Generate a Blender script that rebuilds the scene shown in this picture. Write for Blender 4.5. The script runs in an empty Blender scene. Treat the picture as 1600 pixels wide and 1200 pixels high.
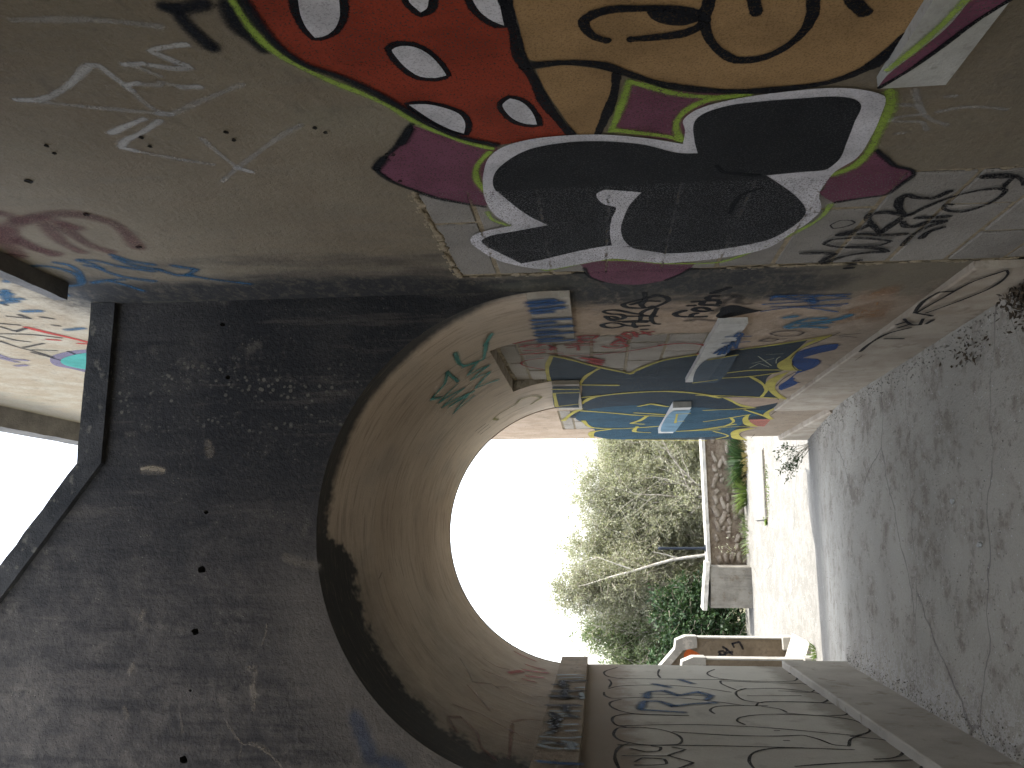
import bpy, bmesh, math, random
from mathutils import Vector, Matrix, noise as mnoise
from mathutils.geometry import tessellate_polygon

# ------------------------------------------------------------------ scene, camera, light
scene = bpy.context.scene
col = scene.collection
YAW, PITCH, ROLL = math.radians(10.457), math.radians(5.686), math.radians(-1.14)
EYE = Vector((0, 0, 1.70))
def camera():
    F = Vector((math.sin(YAW)*math.cos(PITCH), math.cos(YAW)*math.cos(PITCH), math.sin(PITCH)))
    R0 = Vector((math.cos(YAW), -math.sin(YAW), 0)); U0 = R0.cross(F)
    R = R0*math.cos(ROLL) + U0*math.sin(ROLL); U = -R0*math.sin(ROLL) + U0*math.cos(ROLL)
    cd = bpy.data.cameras.new('camera'); cd.sensor_fit = 'HORIZONTAL'; cd.sensor_width = 36
    cd.lens = 36*1300/1600; cd.clip_start = .05; cd.clip_end = 2000
    co = bpy.data.objects.new('camera', cd); col.objects.link(co)
    # the phone was held on its side: picture-right points down, picture-up points to the right
    x, y, z = -U, R, -F
    m = Matrix(((x.x, y.x, z.x), (x.y, y.y, z.y), (x.z, y.z, z.z))).to_4x4(); m.translation = EYE
    co.matrix_world = m; scene.camera = co
camera()
SUN_EL, SUN_AZ = math.radians(62), math.radians(88)     # high sun behind the mural wall (azimuth clockwise from +Y): the wall shades the passage and the near yard
world = bpy.data.worlds.new('World'); scene.world = world; world.use_nodes = True
wn = world.node_tree.nodes; wl = world.node_tree.links
bg = wn['Background']; sky = wn.new('ShaderNodeTexSky'); sky.sky_type = 'NISHITA'; sky.sun_disc = False
sky.sun_elevation = SUN_EL; sky.sun_rotation = SUN_AZ; sky.air_density = 1.0; sky.dust_density = 1.5; sky.ozone_density = 1.0
hs = wn.new('ShaderNodeHueSaturation'); hs.inputs['Saturation'].default_value = .38; wl.new(sky.outputs[0], hs.inputs['Color']); wl.new(hs.outputs[0], bg.inputs[0]); bg.inputs[1].default_value = .15
sd = bpy.data.lights.new('sun', 'SUN'); sd.energy = 2.0; sd.angle = math.radians(.5); sd.color = (1, .96, .9)
so = bpy.data.objects.new('sun', sd); col.objects.link(so)
sdir = Vector((math.sin(SUN_AZ)*math.cos(SUN_EL), math.cos(SUN_AZ)*math.cos(SUN_EL), math.sin(SUN_EL)))   # towards the sun
so.rotation_euler = sdir.to_track_quat('Z', 'Y').to_euler(); so.location = (0, -5, 20)
vs = scene.view_settings; vs.view_transform = 'Standard'; vs.look = 'None'; vs.exposure = 2.6; vs.gamma = 1; vs.use_curve_mapping = False
cy = scene.cycles; cy.use_denoising = True; cy.max_bounces = 5; cy.diffuse_bounces = 4; cy.use_adaptive_sampling = True; cy.adaptive_threshold = .02; cy.transparent_max_bounces = 24
cy.glossy_bounces = 2; cy.transmission_bounces = 3; cy.sample_clamp_indirect = 6

# ------------------------------------------------------------------ helpers
XR, XL, CX, ZS, YN, YF = 1.039, -.961, .039, 1.874, 3.44, 6.64
rnd = random.Random(7)
def tag(o, label=None, cat=None, group=None, kind=None):
    if label: o['label'] = label
    if cat: o['category'] = cat
    if group: o['group'] = group
    if kind: o['kind'] = kind
    return o
def empty(name, loc, label=None, cat=None, group=None):
    o = bpy.data.objects.new(name, None); col.objects.link(o); o.location = loc; o.empty_display_size = .1
    return tag(o, label, cat, group)
def link(name, me, mat, parent=None):
    if mat is not None:
        for m in (mat if isinstance(mat, (list, tuple)) else [mat]): me.materials.append(m)
    o = bpy.data.objects.new(name, me); col.objects.link(o)
    if parent is not None:
        o.parent = parent
        o.matrix_parent_inverse = Matrix.Translation(-rootloc(parent))
    return o
def rootloc(p):
    return Vector(p.location) if p.parent is None else Vector((0, 0, 0))     # parts are built in world coordinates
def mesh(name, verts, faces, mat, parent=None, smooth=False):
    me = bpy.data.meshes.new(name); me.from_pydata([tuple(v) for v in verts], [], faces); me.update()
    if smooth: me.polygons.foreach_set('use_smooth', [True]*len(me.polygons))
    return link(name, me, mat, parent)
def bmobj(name, bm, mat, parent=None, smooth=False):
    me = bpy.data.meshes.new(name); bm.normal_update(); bm.to_mesh(me); bm.free()
    if smooth: me.polygons.foreach_set('use_smooth', [True]*len(me.polygons))
    return link(name, me, mat, parent)
def bm_box(bm, x0, x1, y0, y1, z0, z1, bevel=0., jit=0., seed=0):
    b2 = bmesh.new(); bmesh.ops.create_cube(b2, size=1)
    for v in b2.verts:
        v.co = Vector((x0+(v.co.x+.5)*(x1-x0), y0+(v.co.y+.5)*(y1-y0), z0+(v.co.z+.5)*(z1-z0)))
    if bevel: bmesh.ops.bevel(b2, geom=list(b2.edges), offset=bevel, segments=1, affect='EDGES')
    if jit:
        r = random.Random(seed)
        for v in b2.verts: v.co += Vector((r.uniform(-jit, jit), r.uniform(-jit, jit), r.uniform(-jit, jit)))
    tmp = bpy.data.meshes.new('tmp'); b2.to_mesh(tmp); b2.free(); bm.from_mesh(tmp); bpy.data.meshes.remove(tmp)
def box(name, x0, x1, y0, y1, z0, z1, mat, parent=None, bevel=.006, jit=0., seed=0):
    bm = bmesh.new(); bm_box(bm, x0, x1, y0, y1, z0, z1, bevel, jit, seed); return bmobj(name, bm, mat, parent)
def rough_bar(name, p0, p1, prof, mat, parent=None, n=24, amp=.006, seed=0, caps=True):
    """a prism whose profile (list of (a,b) offsets across the bar) is swept from p0 to p1 with worn, uneven edges"""
    p0, p1 = Vector(p0), Vector(p1); d = (p1-p0); L = d.length; d.normalize()
    up = Vector((0, 0, 1)); side = d.cross(up).normalized()
    V, Fc = [], []; m = len(prof)
    for i in range(n+1):
        c = p0+d*(L*i/n)
        for j, (a, b) in enumerate(prof):
            q = c+side*a+up*b
            k = mnoise.noise(q*9+Vector((seed, 0, 0)))*.6+mnoise.noise(q*31+Vector((0, seed, 0)))*.4
            q += (side*(1 if a > 0 else -1)*k+up*k*.7)*amp
            V.append(q)
    for i in range(n):
        for j in range(m):
            a, b = i*m+j, i*m+(j+1) % m
            Fc.append((a, b, b+m, a+m))
    if caps: Fc += [tuple(range(m))[::-1], tuple(range(n*m, n*m+m))]
    o = mesh(name, V, Fc, mat, parent)
    return o

# ------------------------------------------------------------------ materials
def newmat(name):
    m = bpy.data.materials.new(name); m.use_nodes = True; nt = m.node_tree
    for n in list(nt.nodes): nt.nodes.remove(n)
    return m, NT(nt)
class NT:
    def __init__(s, nt): s.t = nt
    def n(s, typ, **kw):
        nd = s.t.nodes.new(typ)
        for k, v in kw.items(): setattr(nd, k, v)
        return nd
    def set(s, sock, v):
        if hasattr(v, 'links') or hasattr(v, 'is_output'): s.t.links.new(v, sock)
        elif isinstance(v, (tuple, list)) and len(v) == 3 and sock.type == 'RGBA': sock.default_value = (*v, 1)
        else: sock.default_value = v
    def math(s, op, a, b=0., c=None, clamp=False):
        nd = s.n('ShaderNodeMath', operation=op, use_clamp=clamp); s.set(nd.inputs[0], a); s.set(nd.inputs[1], b)
        if c is not None: s.set(nd.inputs[2], c)
        return nd.outputs[0]
    def add(s, a, b): return s.math('ADD', a, b)
    def mul(s, a, b): return s.math('MULTIPLY', a, b)
    def sub(s, a, b): return s.math('SUBTRACT', a, b)
    def step(s, v, a, b, lo=0., hi=1.):
        nd = s.n('ShaderNodeMapRange', interpolation_type='SMOOTHSTEP'); s.set(nd.inputs[0], v)
        nd.inputs[1].default_value = a; nd.inputs[2].default_value = b; nd.inputs[3].default_value = lo; nd.inputs[4].default_value = hi
        return nd.outputs[0]
    def mix(s, f, a, b, blend='MIX'):
        nd = s.n('ShaderNodeMix', data_type='RGBA', blend_type=blend); s.set(nd.inputs[0], f); s.set(nd.inputs[6], a); s.set(nd.inputs[7], b)
        return nd.outputs[2]
    def pos(s):
        g = s.n('ShaderNodeNewGeometry'); x = s.n('ShaderNodeSeparateXYZ'); s.t.links.new(g.outputs['Position'], x.inputs[0])
        return g.outputs['Position'], x.outputs[0], x.outputs[1], x.outputs[2]
    def scale(s, v, sc, off=(0, 0, 0)):
        nd = s.n('ShaderNodeMapping'); s.set(nd.inputs[0], v); nd.inputs[3].default_value = sc; nd.inputs[1].default_value = off; return nd.outputs[0]
    def noise(s, v, scale, detail=4, rough=.6, dist=0.):
        nd = s.n('ShaderNodeTexNoise'); s.set(nd.inputs['Vector'], v); nd.inputs['Scale'].default_value = scale
        nd.inputs['Detail'].default_value = min(detail, 3) if scale < 50 else 1; nd.inputs['Roughness'].default_value = rough; nd.inputs['Distortion'].default_value = dist
        return nd.outputs[0]
    def voro(s, v, scale, feature='F1', rand=1., out=0):
        nd = s.n('ShaderNodeTexVoronoi', feature=feature); s.set(nd.inputs['Vector'], v); nd.inputs['Scale'].default_value = scale
        nd.inputs['Randomness'].default_value = rand; return nd.outputs[out]
    def bump(s, h, dist, strength=1., normal=None):
        nd = s.n('ShaderNodeBump'); nd.inputs['Strength'].default_value = strength; nd.inputs['Distance'].default_value = dist; s.set(nd.inputs['Height'], h)
        if normal is not None: s.set(nd.inputs['Normal'], normal)
        return nd.outputs[0]
    def comb(s, x, y, z):
        nd = s.n('ShaderNodeCombineXYZ'); s.set(nd.inputs[0], x); s.set(nd.inputs[1], y); s.set(nd.inputs[2], z); return nd.outputs[0]
    def out(s, colr, rough=.9, normal=None, spec=.25, alpha=None):
        p = s.n('ShaderNodeBsdfPrincipled'); s.set(p.inputs['Base Color'], colr); s.set(p.inputs['Roughness'], rough); p.inputs['Specular IOR Level'].default_value = spec
        if normal is not None: s.set(p.inputs['Normal'], normal)
        if alpha is not None: s.set(p.inputs['Alpha'], alpha)
        o = s.n('ShaderNodeOutputMaterial'); s.t.links.new(p.outputs[0], o.inputs[0]); return p

def grain(N, P, amt=.0022):
    """pitted concrete: fine sand, small pits"""
    f = N.noise(P, 170, 3, .7); m = f
    pit = N.step(N.voro(P, 55), 0., .22, 0., 1.)
    return N.bump(N.noise(P, 44, 4, .8), amt*1.7), f, m, pit

def m_wall():
    m, N = newmat('weathered_concrete'); P, X, Y, Z = N.pos()
    nrm, f, md, pit = grain(N, P, .004)
    big = N.noise(P, 1.3, 5, .6); mid = N.noise(P, 6, 5, .65)
    streak = N.noise(N.scale(P, (1, 5, .7)), 2.6, 4, .6)
    c = N.mix(N.step(big, .3, .7), (.165, .135, .092), (.235, .198, .14))
    c = N.mix(N.step(mid, .35, .75), c, (.195, .157, .108))
    c = N.mix(N.mul(N.step(streak, .5, .8), .4), c, (.17, .155, .125))
    # warm limewash left in the passage and beyond it, pale render high above the cross wall
    tanc = N.mix(N.step(mid, .3, .7), (.42, .305, .21), (.52, .395, .29))
    yn = N.add(Y, N.mul(N.sub(mid, .5), .5))
    c = N.mix(N.mul(N.step(yn, 3.5, 3.75), N.step(N.add(Z, N.mul(N.sub(big, .5), .5)), 3.4, 3.0)), c, tanc)
    cream = N.mix(N.step(mid, .35, .7), (.30, .24, .165), (.36, .315, .24))
    zn = N.add(Z, N.mul(N.sub(mid, .5), .45))
    c = N.mix(N.mul(N.step(zn, 3.75, 4.2), N.step(Y, 2.7, 3.2)), c, cream)
    c = N.mix(N.mul(N.step(zn, 5.9, 6.25), .75), c, (.13, .12, .10))
    # soot licked up the corner beside the arch
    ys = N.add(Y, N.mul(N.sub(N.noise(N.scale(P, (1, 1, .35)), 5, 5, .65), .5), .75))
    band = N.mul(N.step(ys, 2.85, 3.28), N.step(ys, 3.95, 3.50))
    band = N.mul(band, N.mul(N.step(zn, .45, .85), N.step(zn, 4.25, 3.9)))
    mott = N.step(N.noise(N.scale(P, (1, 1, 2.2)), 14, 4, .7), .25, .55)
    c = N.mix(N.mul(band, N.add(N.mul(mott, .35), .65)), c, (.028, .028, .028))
    # damp dirt low down
    low = N.mul(N.step(zn, .95, .2), .55)
    c = N.mix(low, c, (.13, .115, .085))
    c = N.mix(N.mul(N.step(N.noise(P, 2.2, 4, .6), .55, .75), .25), c, (.20, .20, .14))
    g2 = N.noise(P, 48, 3, .85)
    c = N.mix(.55, c, N.mix(N.add(N.mul(f, .5), N.mul(g2, .5)), (.3, .3, .3), (1.65, 1.65, 1.65)), 'MULTIPLY')
    c = N.mix(N.mul(N.step(N.noise(N.scale(P, (1, 1, 1.6)), 9, 4, .8), .56, .72), .4), c, (.115, .10, .075))
    c = N.mix(N.mul(N.step(pit, .4, 0.), .5), c, (.06, .055, .05))
    N.out(c, .92, nrm); return m
def m_cross():
    m, N = newmat('sooty_concrete'); P, X, Y, Z = N.pos()
    nrm, f, md, pit = grain(N, P, .004)
    big = N.noise(P, 1.1, 5, .62); st = N.noise(N.scale(P, (4.5, 1, .4)), 3, 5, .75); mid = N.noise(P, 7, 5, .7)
    c = N.mix(N.step(big, .35, .7), (.020, .020, .022), (.050, .047, .045))
    left = N.step(N.add(X, N.mul(N.sub(big, .5), 1.2)), .45, -.75)
    c = N.mix(N.mul(left, .8), c, N.mix(N.step(mid, .3, .7), (.052, .047, .044), (.108, .094, .082)))
    c = N.mix(N.mul(N.step(st, .48, .70), .55), c, (.015, .015, .017)); c = N.mix(N.mul(N.step(st, .44, .3), .4), c, (.10, .086, .074))
    c = N.mix(N.mul(N.step(N.add(mid, N.mul(N.sub(st, .5), .5)), .6, .78), .35), c, (.16, .14, .115))
    gr = N.noise(P, 46, 4, .8); c = N.mix(N.mul(N.step(gr, .52, .72), .22), c, (.13, .118, .10)); c = N.mix(N.mul(N.step(gr, .46, .3), .4), c, (.014, .015, .018))
    c = N.mix(N.mul(N.step(N.voro(P, 48), .13, .07), N.step(big, .35, .5)), c, (.008, .008, .009))
    # lichen rosettes in a loose band
    vd = N.voro(P, 40); keep = N.step(N.noise(N.scale(P, (2.2, 1, .8)), 4., 4, .8), .50, .60)
    zone = N.mul(N.step(X, .30, .48), N.step(X, .86, .68))
    ros = N.mul(N.mul(N.step(vd, .40, .24), keep), zone)
    c = N.mix(N.mul(ros, .7), c, (.15, .14, .115))
    c = N.mix(N.mul(N.step(N.voro(P, 60), .2, .12), N.mul(N.step(mid, .52, .6), .6)), c, (.155, .145, .118))
    # old damp halo round the arch ring
    d = N.math('SQRT', N.add(N.math('POWER', N.sub(X, CX), 2.), N.math('POWER', N.sub(Z, ZS), 2.)))
    ring = N.mul(N.step(N.add(d, N.mul(N.sub(mid, .5), .3)), 1.35, 1.05), N.step(X, .1, -.35))
    c = N.mix(N.mul(ring, .45), c, (.15, .13, .11))
    c = N.mix(.45, c, N.mix(f, (.45, .45, .45), (1.5, 1.5, 1.5)), 'MULTIPLY')
    N.out(c, .9, nrm); return m
def m_vault():
    m, N = newmat('vault_render'); P, X, Y, Z = N.pos()
    th = N.math('ARCTAN2', N.sub(Z, ZS), N.sub(X, CX))
    Q = N.comb(Y, th, 0.)
    br = N.noise(N.scale(Q, (9, 1.2, 1)), 2.4, 6, .7, .3); big = N.noise(Q, 1.7, 5, .6); mid = N.noise(Q, 6, 5, .7)
    c = N.mix(N.step(big, .3, .7), (.50, .395, .295), (.62, .51, .395))
    c = N.mix(N.mul(N.step(br, .48, .72), .5), c, (.21, .155, .115))
    c = N.mix(N.mul(N.step(br, .46, .3), .35), c, (.56, .45, .35))
    c = N.mix(N.mul(N.step(N.noise(N.scale(Q, (1, 2, 1)), 1.1, 3, .5), .5, .7), .35), c, (.30, .27, .24))
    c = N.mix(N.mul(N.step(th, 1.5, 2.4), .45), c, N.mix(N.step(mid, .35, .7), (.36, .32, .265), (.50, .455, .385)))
    # black growth creeping in from the mouth, wider past the crown
    n1 = N.noise(N.scale(Q, (1, 2, 1)), 3.2, 6, .85)
    w = N.add(N.step(th, .05, .8, -.02, .13), N.step(th, 1.55, 1.72, 0., .33))
    w = N.add(w, N.step(th, 1.75, 2.9, 0., -.16))
    edge = N.add(N.sub(N.sub(Y, YN), w), N.mul(N.sub(n1, .5), N.step(th, 1.3, 1.65, .10, .5)))
    c = N.mix(N.mul(N.mul(N.step(edge, .5, -.05), N.step(th, 1.5, 1.9)), .55), c, (.10, .095, .085))
    c = N.mix(N.mul(N.step(edge, .09, -.03), .95), c, (.016, .018, .021))
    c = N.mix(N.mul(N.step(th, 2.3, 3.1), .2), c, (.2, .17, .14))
    c = N.mix(N.mul(N.step(N.noise(N.scale(Q, (14, 2.2, 1)), 3.1, 3, .8), .54, .7), .35), c, (.20, .15, .11))
    f = N.noise(P, 150, 3, .7)
    c = N.mix(.45, c, N.mix(f, (.6, .6, .6), (1.3, 1.3, 1.3)), 'MULTIPLY')
    nrm = N.bump(N.add(N.mul(br, .8), N.mul(f, .35)), .006)
    N.out(c, .9, nrm); return m
def m_left():
    m, N = newmat('grey_render'); P, X, Y, Z = N.pos()
    nrm, f, md, pit = grain(N, P, .002); big = N.noise(P, 1.4, 5, .6); mid = N.noise(P, 7, 5, .65)
    c = N.mix(N.step(big, .3, .7), (.52, .495, .43), (.62, .60, .53))
    zn = N.add(Z, N.mul(N.sub(mid, .5), .25))
    c = N.mix(N.mul(N.step(zn, 1.42, 1.62), .8), c, (.20, .135, .085))
    c = N.mix(N.mul(N.step(zn, .55, .42), .6), c, (.17, .14, .10))
    c = N.mix(N.mul(N.step(mid, .55, .75), .3), c, (.22, .19, .15))
    c = N.mix(.3, c, N.mix(f, (.6, .6, .6), (1.3, 1.3, 1.3)), 'MULTIPLY')
    N.out(c, .88, nrm); return m
def m_plain(name, c1, c2, sc=5., amt=.003, rough=.9, dark=None):
    m, N = newmat(name); P, X, Y, Z = N.pos(); nrm, f, md, pit = grain(N, P, amt)
    a = N.noise(P, sc, 5, .65); c = N.mix(N.step(a, .3, .7), c1, c2)
    if dark: c = N.mix(N.mul(N.step(N.noise(P, sc*2.3, 5, .7), .55, .7), .7), c, dark)
    c = N.mix(.35, c, N.mix(f, (.55, .55, .55), (1.35, 1.35, 1.35)), 'MULTIPLY')
    N.out(c, rough, nrm); return m
def m_block(name, c1, c2):
    m, N = newmat(name); P, X, Y, Z = N.pos()
    oi = N.n('ShaderNodeObjectInfo')
    f = N.noise(P, 190, 3, .8); v = N.voro(P, 120); a = N.noise(P, 4, 4, .6)
    c = N.mix(N.step(a, .3, .7), c1, c2)
    c = N.mix(.5, c, N.mix(oi.outputs['Random'], (.75, .75, .75), (1.2, 1.2, 1.2)), 'MULTIPLY')
    c = N.mix(N.step(v, .22, .1), c, (.07, .065, .055))
    c = N.mix(.5, c, N.mix(f, (.45, .45, .45), (1.5, 1.5, 1.5)), 'MULTIPLY')
    nrm = N.bump(N.noise(P, 49, 4, .9), .007)
    N.out(c, .95, nrm); return m
def m_floor():
    m, N = newmat('worn_concrete_floor'); P, X, Y, Z = N.pos()
    big = N.noise(P, .9, 4, .62); mid = N.noise(P, 4.5, 4, .7); f = N.noise(P, 120, 3, .75); fl = N.noise(N.scale(P, (1.0, .8, 1)), 17, 4, .8)
    c = N.mix(N.step(big, .3, .7), (.315, .295, .25), (.405, .38, .325))
    c = N.mix(N.mul(N.step(mid, .48, .68), .55), c, (.22, .19, .155))
    worn = N.step(N.add(fl, N.mul(N.sub(mid, .5), .55)), .56, .64)
    c = N.mix(N.mul(worn, .42), c, (.17, .15, .12))                          # worn-through hollows
    lime = N.step(N.sub(fl, N.mul(N.sub(mid, .5), .5)), .38, .31)
    c = N.mix(N.mul(lime, .5), c, (.42, .40, .365))                          # patches of lime skin
    # lime skin flaking along the left-hand foot of the passage
    edge = N.mul(N.step(N.add(X, N.mul(N.sub(fl, .5), .9)), -.45, -.85), N.step(Y, 7., 5.8))
    c = N.mix(N.mul(N.mul(edge, N.step(fl, .45, .53)), .75), c, (.47, .45, .42))
    outside = N.step(N.add(Y, N.mul(N.sub(mid, .5), .5)), 7.6, 8.6)
    c = N.mix(outside, c, N.mix(N.step(N.add(mid, N.mul(N.sub(fl, .5), .6)), .38, .62), (.145, .138, .121), (.185, .177, .158)))
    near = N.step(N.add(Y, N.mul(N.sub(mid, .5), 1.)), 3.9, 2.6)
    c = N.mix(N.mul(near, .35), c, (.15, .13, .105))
    nv = N.n('ShaderNodeTexNoise'); N.set(nv.inputs['Vector'], P); nv.inputs['Scale'].default_value = 3.; nv.inputs['Detail'].default_value = 3
    vm = N.n('ShaderNodeVectorMath', operation='MULTIPLY_ADD'); N.set(vm.inputs[0], nv.outputs[1]); vm.inputs[1].default_value = (.22, .22, .0); N.set(vm.inputs[2], P)
    ck = N.voro(N.scale(vm.outputs[0], (.42, 1, 1)), .95, 'DISTANCE_TO_EDGE')
    crack = N.mul(N.step(ck, .005, .001), N.step(big, .40, .52, .25, 1.))
    c = N.mix(N.mul(crack, .5), c, (.055, .05, .045))
    sp = N.voro(P, 30); chips = N.mul(N.step(sp, .17, .09), N.step(mid, .43, .55))
    c = N.mix(N.mul(chips, .65), c, (.06, .055, .05))
    sp2 = N.voro(N.scale(P, (1, 1, 1), (3.3, 1.7, 0)), 24); c = N.mix(N.mul(N.step(sp2, .12, .06), .8), c, (.58, .57, .55))
    c = N.mix(.4, c, N.mix(f, (.55, .55, .55), (1.35, 1.35, 1.35)), 'MULTIPLY')
    h = N.add(N.mul(f, .25), N.mul(fl, 1.))
    N.out(c, N.step(mid, .3, .7, .8, .95), N.bump(h, .012), .2); return m

M = dict(
    wall=m_wall(), cross=m_cross(), vault=m_vault(), left=m_left(), floor=m_floor(),
    plinth=m_plain('plinth_render', (.33, .27, .205), (.45, .39, .31), 3., .003, dark=(.24, .19, .14)),
    lplinth=m_plain('left_plinth_concrete', (.40, .37, .32), (.50, .47, .41), 3., .003, dark=(.28, .245, .195)),
    impost=m_plain('impost_concrete', (.22, .17, .115), (.33, .265, .19), 6., .004, dark=(.12, .095, .07)),
    corbel=m_plain('corbel_concrete', (.36, .31, .25), (.46, .41, .34), 6., .004, dark=(.25, .21, .17)),
    sill=m_plain('sill_concrete', (.50, .48, .44), (.62, .60, .56), 8., .003, dark=(.40, .37, .33)),
    nsill=m_plain('near_sill_concrete', (.36, .35, .31), (.46, .45, .41), 8., .003, dark=(.27, .26, .23)),
    coping=m_plain('sooty_coping', (.020, .021, .023), (.045, .044, .044), 6., .004, dark=(.13, .12, .10)),
    mortar=m_plain('sandy_mortar', (.25, .20, .13), (.36, .295, .20), 22., .006, dark=(.20, .16, .11)),
    block=m_block('hollow_block', (.235, .215, .19), (.31, .285, .25)),
    pblock=m_block('passage_block', (.33, .29, .24), (.42, .37, .31)),
    soff=m_plain('broken_soffit', (.30, .25, .19), (.5, .44, .36), 14., .01, dark=(.12, .10, .08)),
    ceil=m_plain('ceiling_concrete', (.30, .27, .23), (.4, .37, .32), 3., .003),
    ledge=m_plain('dark_ledge_concrete', (.10, .095, .09), (.16, .15, .14), 6., .004),
    stairc=m_plain('stair_render', (.25, .235, .205), (.33, .315, .28), 4., .003, dark=(.45, .41, .35)),
    stairf=m_plain('stair_brown_face', (.115, .09, .06), (.17, .135, .095), 6., .003, dark=(.11, .085, .06)),
    stone=m_plain('rubble_stone', (.11, .085, .062), (.25, .215, .17), 7., .006, dark=(.16, .11, .08)),
    wallmortar=m_plain('earth_mortar', (.095, .068, .048), (.185, .15, .11), 9., .01, dark=(.12, .085, .06)),
    wcap=m_plain('pale_wall_cap', (.26, .245, .215), (.34, .325, .295), 6., .004),
    endr=m_plain('grey_end_render', (.13, .118, .098), (.21, .195, .165), 4., .006, dark=(.12, .095, .065)),
    hatch=m_plain('hatch_concrete', (.16, .152, .133), (.20, .19, .17), 6., .004),
    palebark=m_plain('pale_bark', (.34, .31, .26), (.50, .47, .42), 20., .004, dark=(.2, .17, .13)),
    bark=m_plain('grey_bark', (.24, .21, .17), (.42, .39, .34), 14., .004),
    twig=m_plain('brown_twig', (.24, .205, .155), (.36, .32, .26), 10., .002),
    ground=m_plain('scrub_ground', (.10, .10, .05), (.17, .15, .09), 1.5, .02),
    hill=m_plain('hill_scrub', (.22, .24, .17), (.34, .33, .27), .05, .02),
    litter=m_plain('leaf_litter', (.05, .04, .03), (.12, .09, .06), 40., .004),
    paper=m_plain('scrap_white', (.42, .42, .41), (.5, .5, .48), 30., .001),
)
def m_simple(name, c, rough=.6):
    m, N = newmat(name); P, X, Y, Z = N.pos(); N.out(N.mix(N.noise(P, 30, 3), tuple(k*.75 for k in c), tuple(min(1, k*1.2) for k in c)), rough); return m
M['hole'] = m_simple('hole_shadow_dirt', (.035, .033, .03), .95)
M['post'] = m_simple('blue_grey_steel', (.012, .017, .027), .5)
M['rust'] = m_simple('rusty_iron', (.10, .055, .03), .85)
def m_leaf(name, c1, c2, trans=.35):
    m, N = newmat(name); P, X, Y, Z = N.pos(); oi = N.noise(P, 3.5, 3, .6)
    a = N.n('ShaderNodeAttribute'); a.attribute_name = 'tint'
    c = N.mix(N.step(N.add(N.mul(oi, .6), N.mul(a.outputs['Fac'], .5)), .25, .8), c1, c2)
    d = N.n('ShaderNodeBsdfPrincipled'); N.set(d.inputs['Base Color'], c); d.inputs['Roughness'].default_value = .55; d.inputs['Specular IOR Level'].default_value = .3
    t = N.n('ShaderNodeBsdfTranslucent'); N.set(t.inputs[0], N.mix(1., c, (1.1, 1.2, .7), 'MULTIPLY'))
    mx = N.n('ShaderNodeMixShader'); mx.inputs[0].default_value = trans
    N.t.links.new(d.outputs[0], mx.inputs[1]); N.t.links.new(t.outputs[0], mx.inputs[2])
    o = N.n('ShaderNodeOutputMaterial'); N.t.links.new(mx.outputs[0], o.inputs[0]); return m
M['willow'] = m_leaf('willow_leaf', (.18, .185, .12), (.33, .325, .24))
M['green'] = m_leaf('green_leaf', (.09, .125, .055), (.18, .21, .11))
M['dark'] = m_leaf('glossy_dark_leaf', (.014, .034, .012), (.042, .078, .026), .2)
M['grass'] = m_leaf('grass_blade', (.05, .085, .018), (.13, .17, .05))
M['dryg'] = m_leaf('dry_grass', (.13, .10, .05), (.2, .165, .09))

# paint ---------------------------------------------------------------
ROW0, ROWH = .357, .215          # block courses of the walled-up doorway
DY0, DY1 = 2.36, 3.22
PCOL = {  # colour, opacity, edge: 0 fill, 1 crisp, 2 soft
 'magenta': ((.165, .06, .092), .97, 1), 'lime': ((.31, .43, .07), .85, 2), 'white': ((.60, .58, .60), .96, 1), 'letterblack': ((.016, .017, .019), .99, 1),
 'black': ((.006, .006, .008), .97, 1), 'blacksoft': ((.007, .008, .011), .95, 2), 'red': ((.26, .042, .02), .97, 1), 'tan': ((.34, .21, .095), .96, 1),
 'chalk': ((.50, .49, .47), .75, 2), 'chalkfaint': ((.45, .44, .42), .40, 2), 'maroonfade': ((.14, .065, .06), .6, 2), 'bluefade': ((.03, .095, .17), .78, 2),
 'redtag': ((.34, .035, .028), .92, 2), 'slate': ((.017, .030, .043), .96, 1), 'blueteal': ((.024, .066, .10), .95, 1), 'walltan': ((.36, .26, .19), .95, 1), 'redfade': ((.42, .16, .12), .8, 1),
 'brightblue': ((.02, .055, .17), .9, 2), 'yellow': ((.45, .38, .085), .92, 1), 'palescratch': ((.5, .5, .35), .7, 2), 'blackthin': ((.02, .02, .024), .8, 2), 'blackline': ((.014, .014, .018), .88, 1),
 'bluesoft': ((.03, .10, .24), .8, 2), 'cyansoft': ((.05, .20, .32), .8, 2), 'orangefaint': ((.40, .20, .09), .24, 2), 'bluetag': ((.02, .075, .20), .95, 2), 'slatelight': ((.06, .085, .11), .9, 1),
 'bluepale': ((.15, .26, .34), .9, 1), 'tealtag': ((.06, .30, .27), .85, 2), 'olive': ((.20, .19, .05), .75, 2), 'pink': ((.48, .13, .14), .7, 2), 'maroonthin': ((.24, .07, .06), .5, 2),
 'chalkblue': ((.42, .50, .56), .85, 2), 'navy': ((.018, .024, .045), .9, 2), 'scar': ((.36, .30, .21), .9, 2), 'scarfaint': ((.24, .205, .165), .42, 2), 'bluesmudge': ((.03, .06, .12), .38, 2),
 'purplegrey': ((.16, .14, .22), .75, 2), 'aqua': ((.06, .30, .26), .92, 1), 'blackfaint': ((.02, .02, .022), .5, 2), 'orangeline': ((.5, .27, .12), .6, 2), 'orange': ((.52, .12, .035), .95, 1)}
PM = {}
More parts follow.
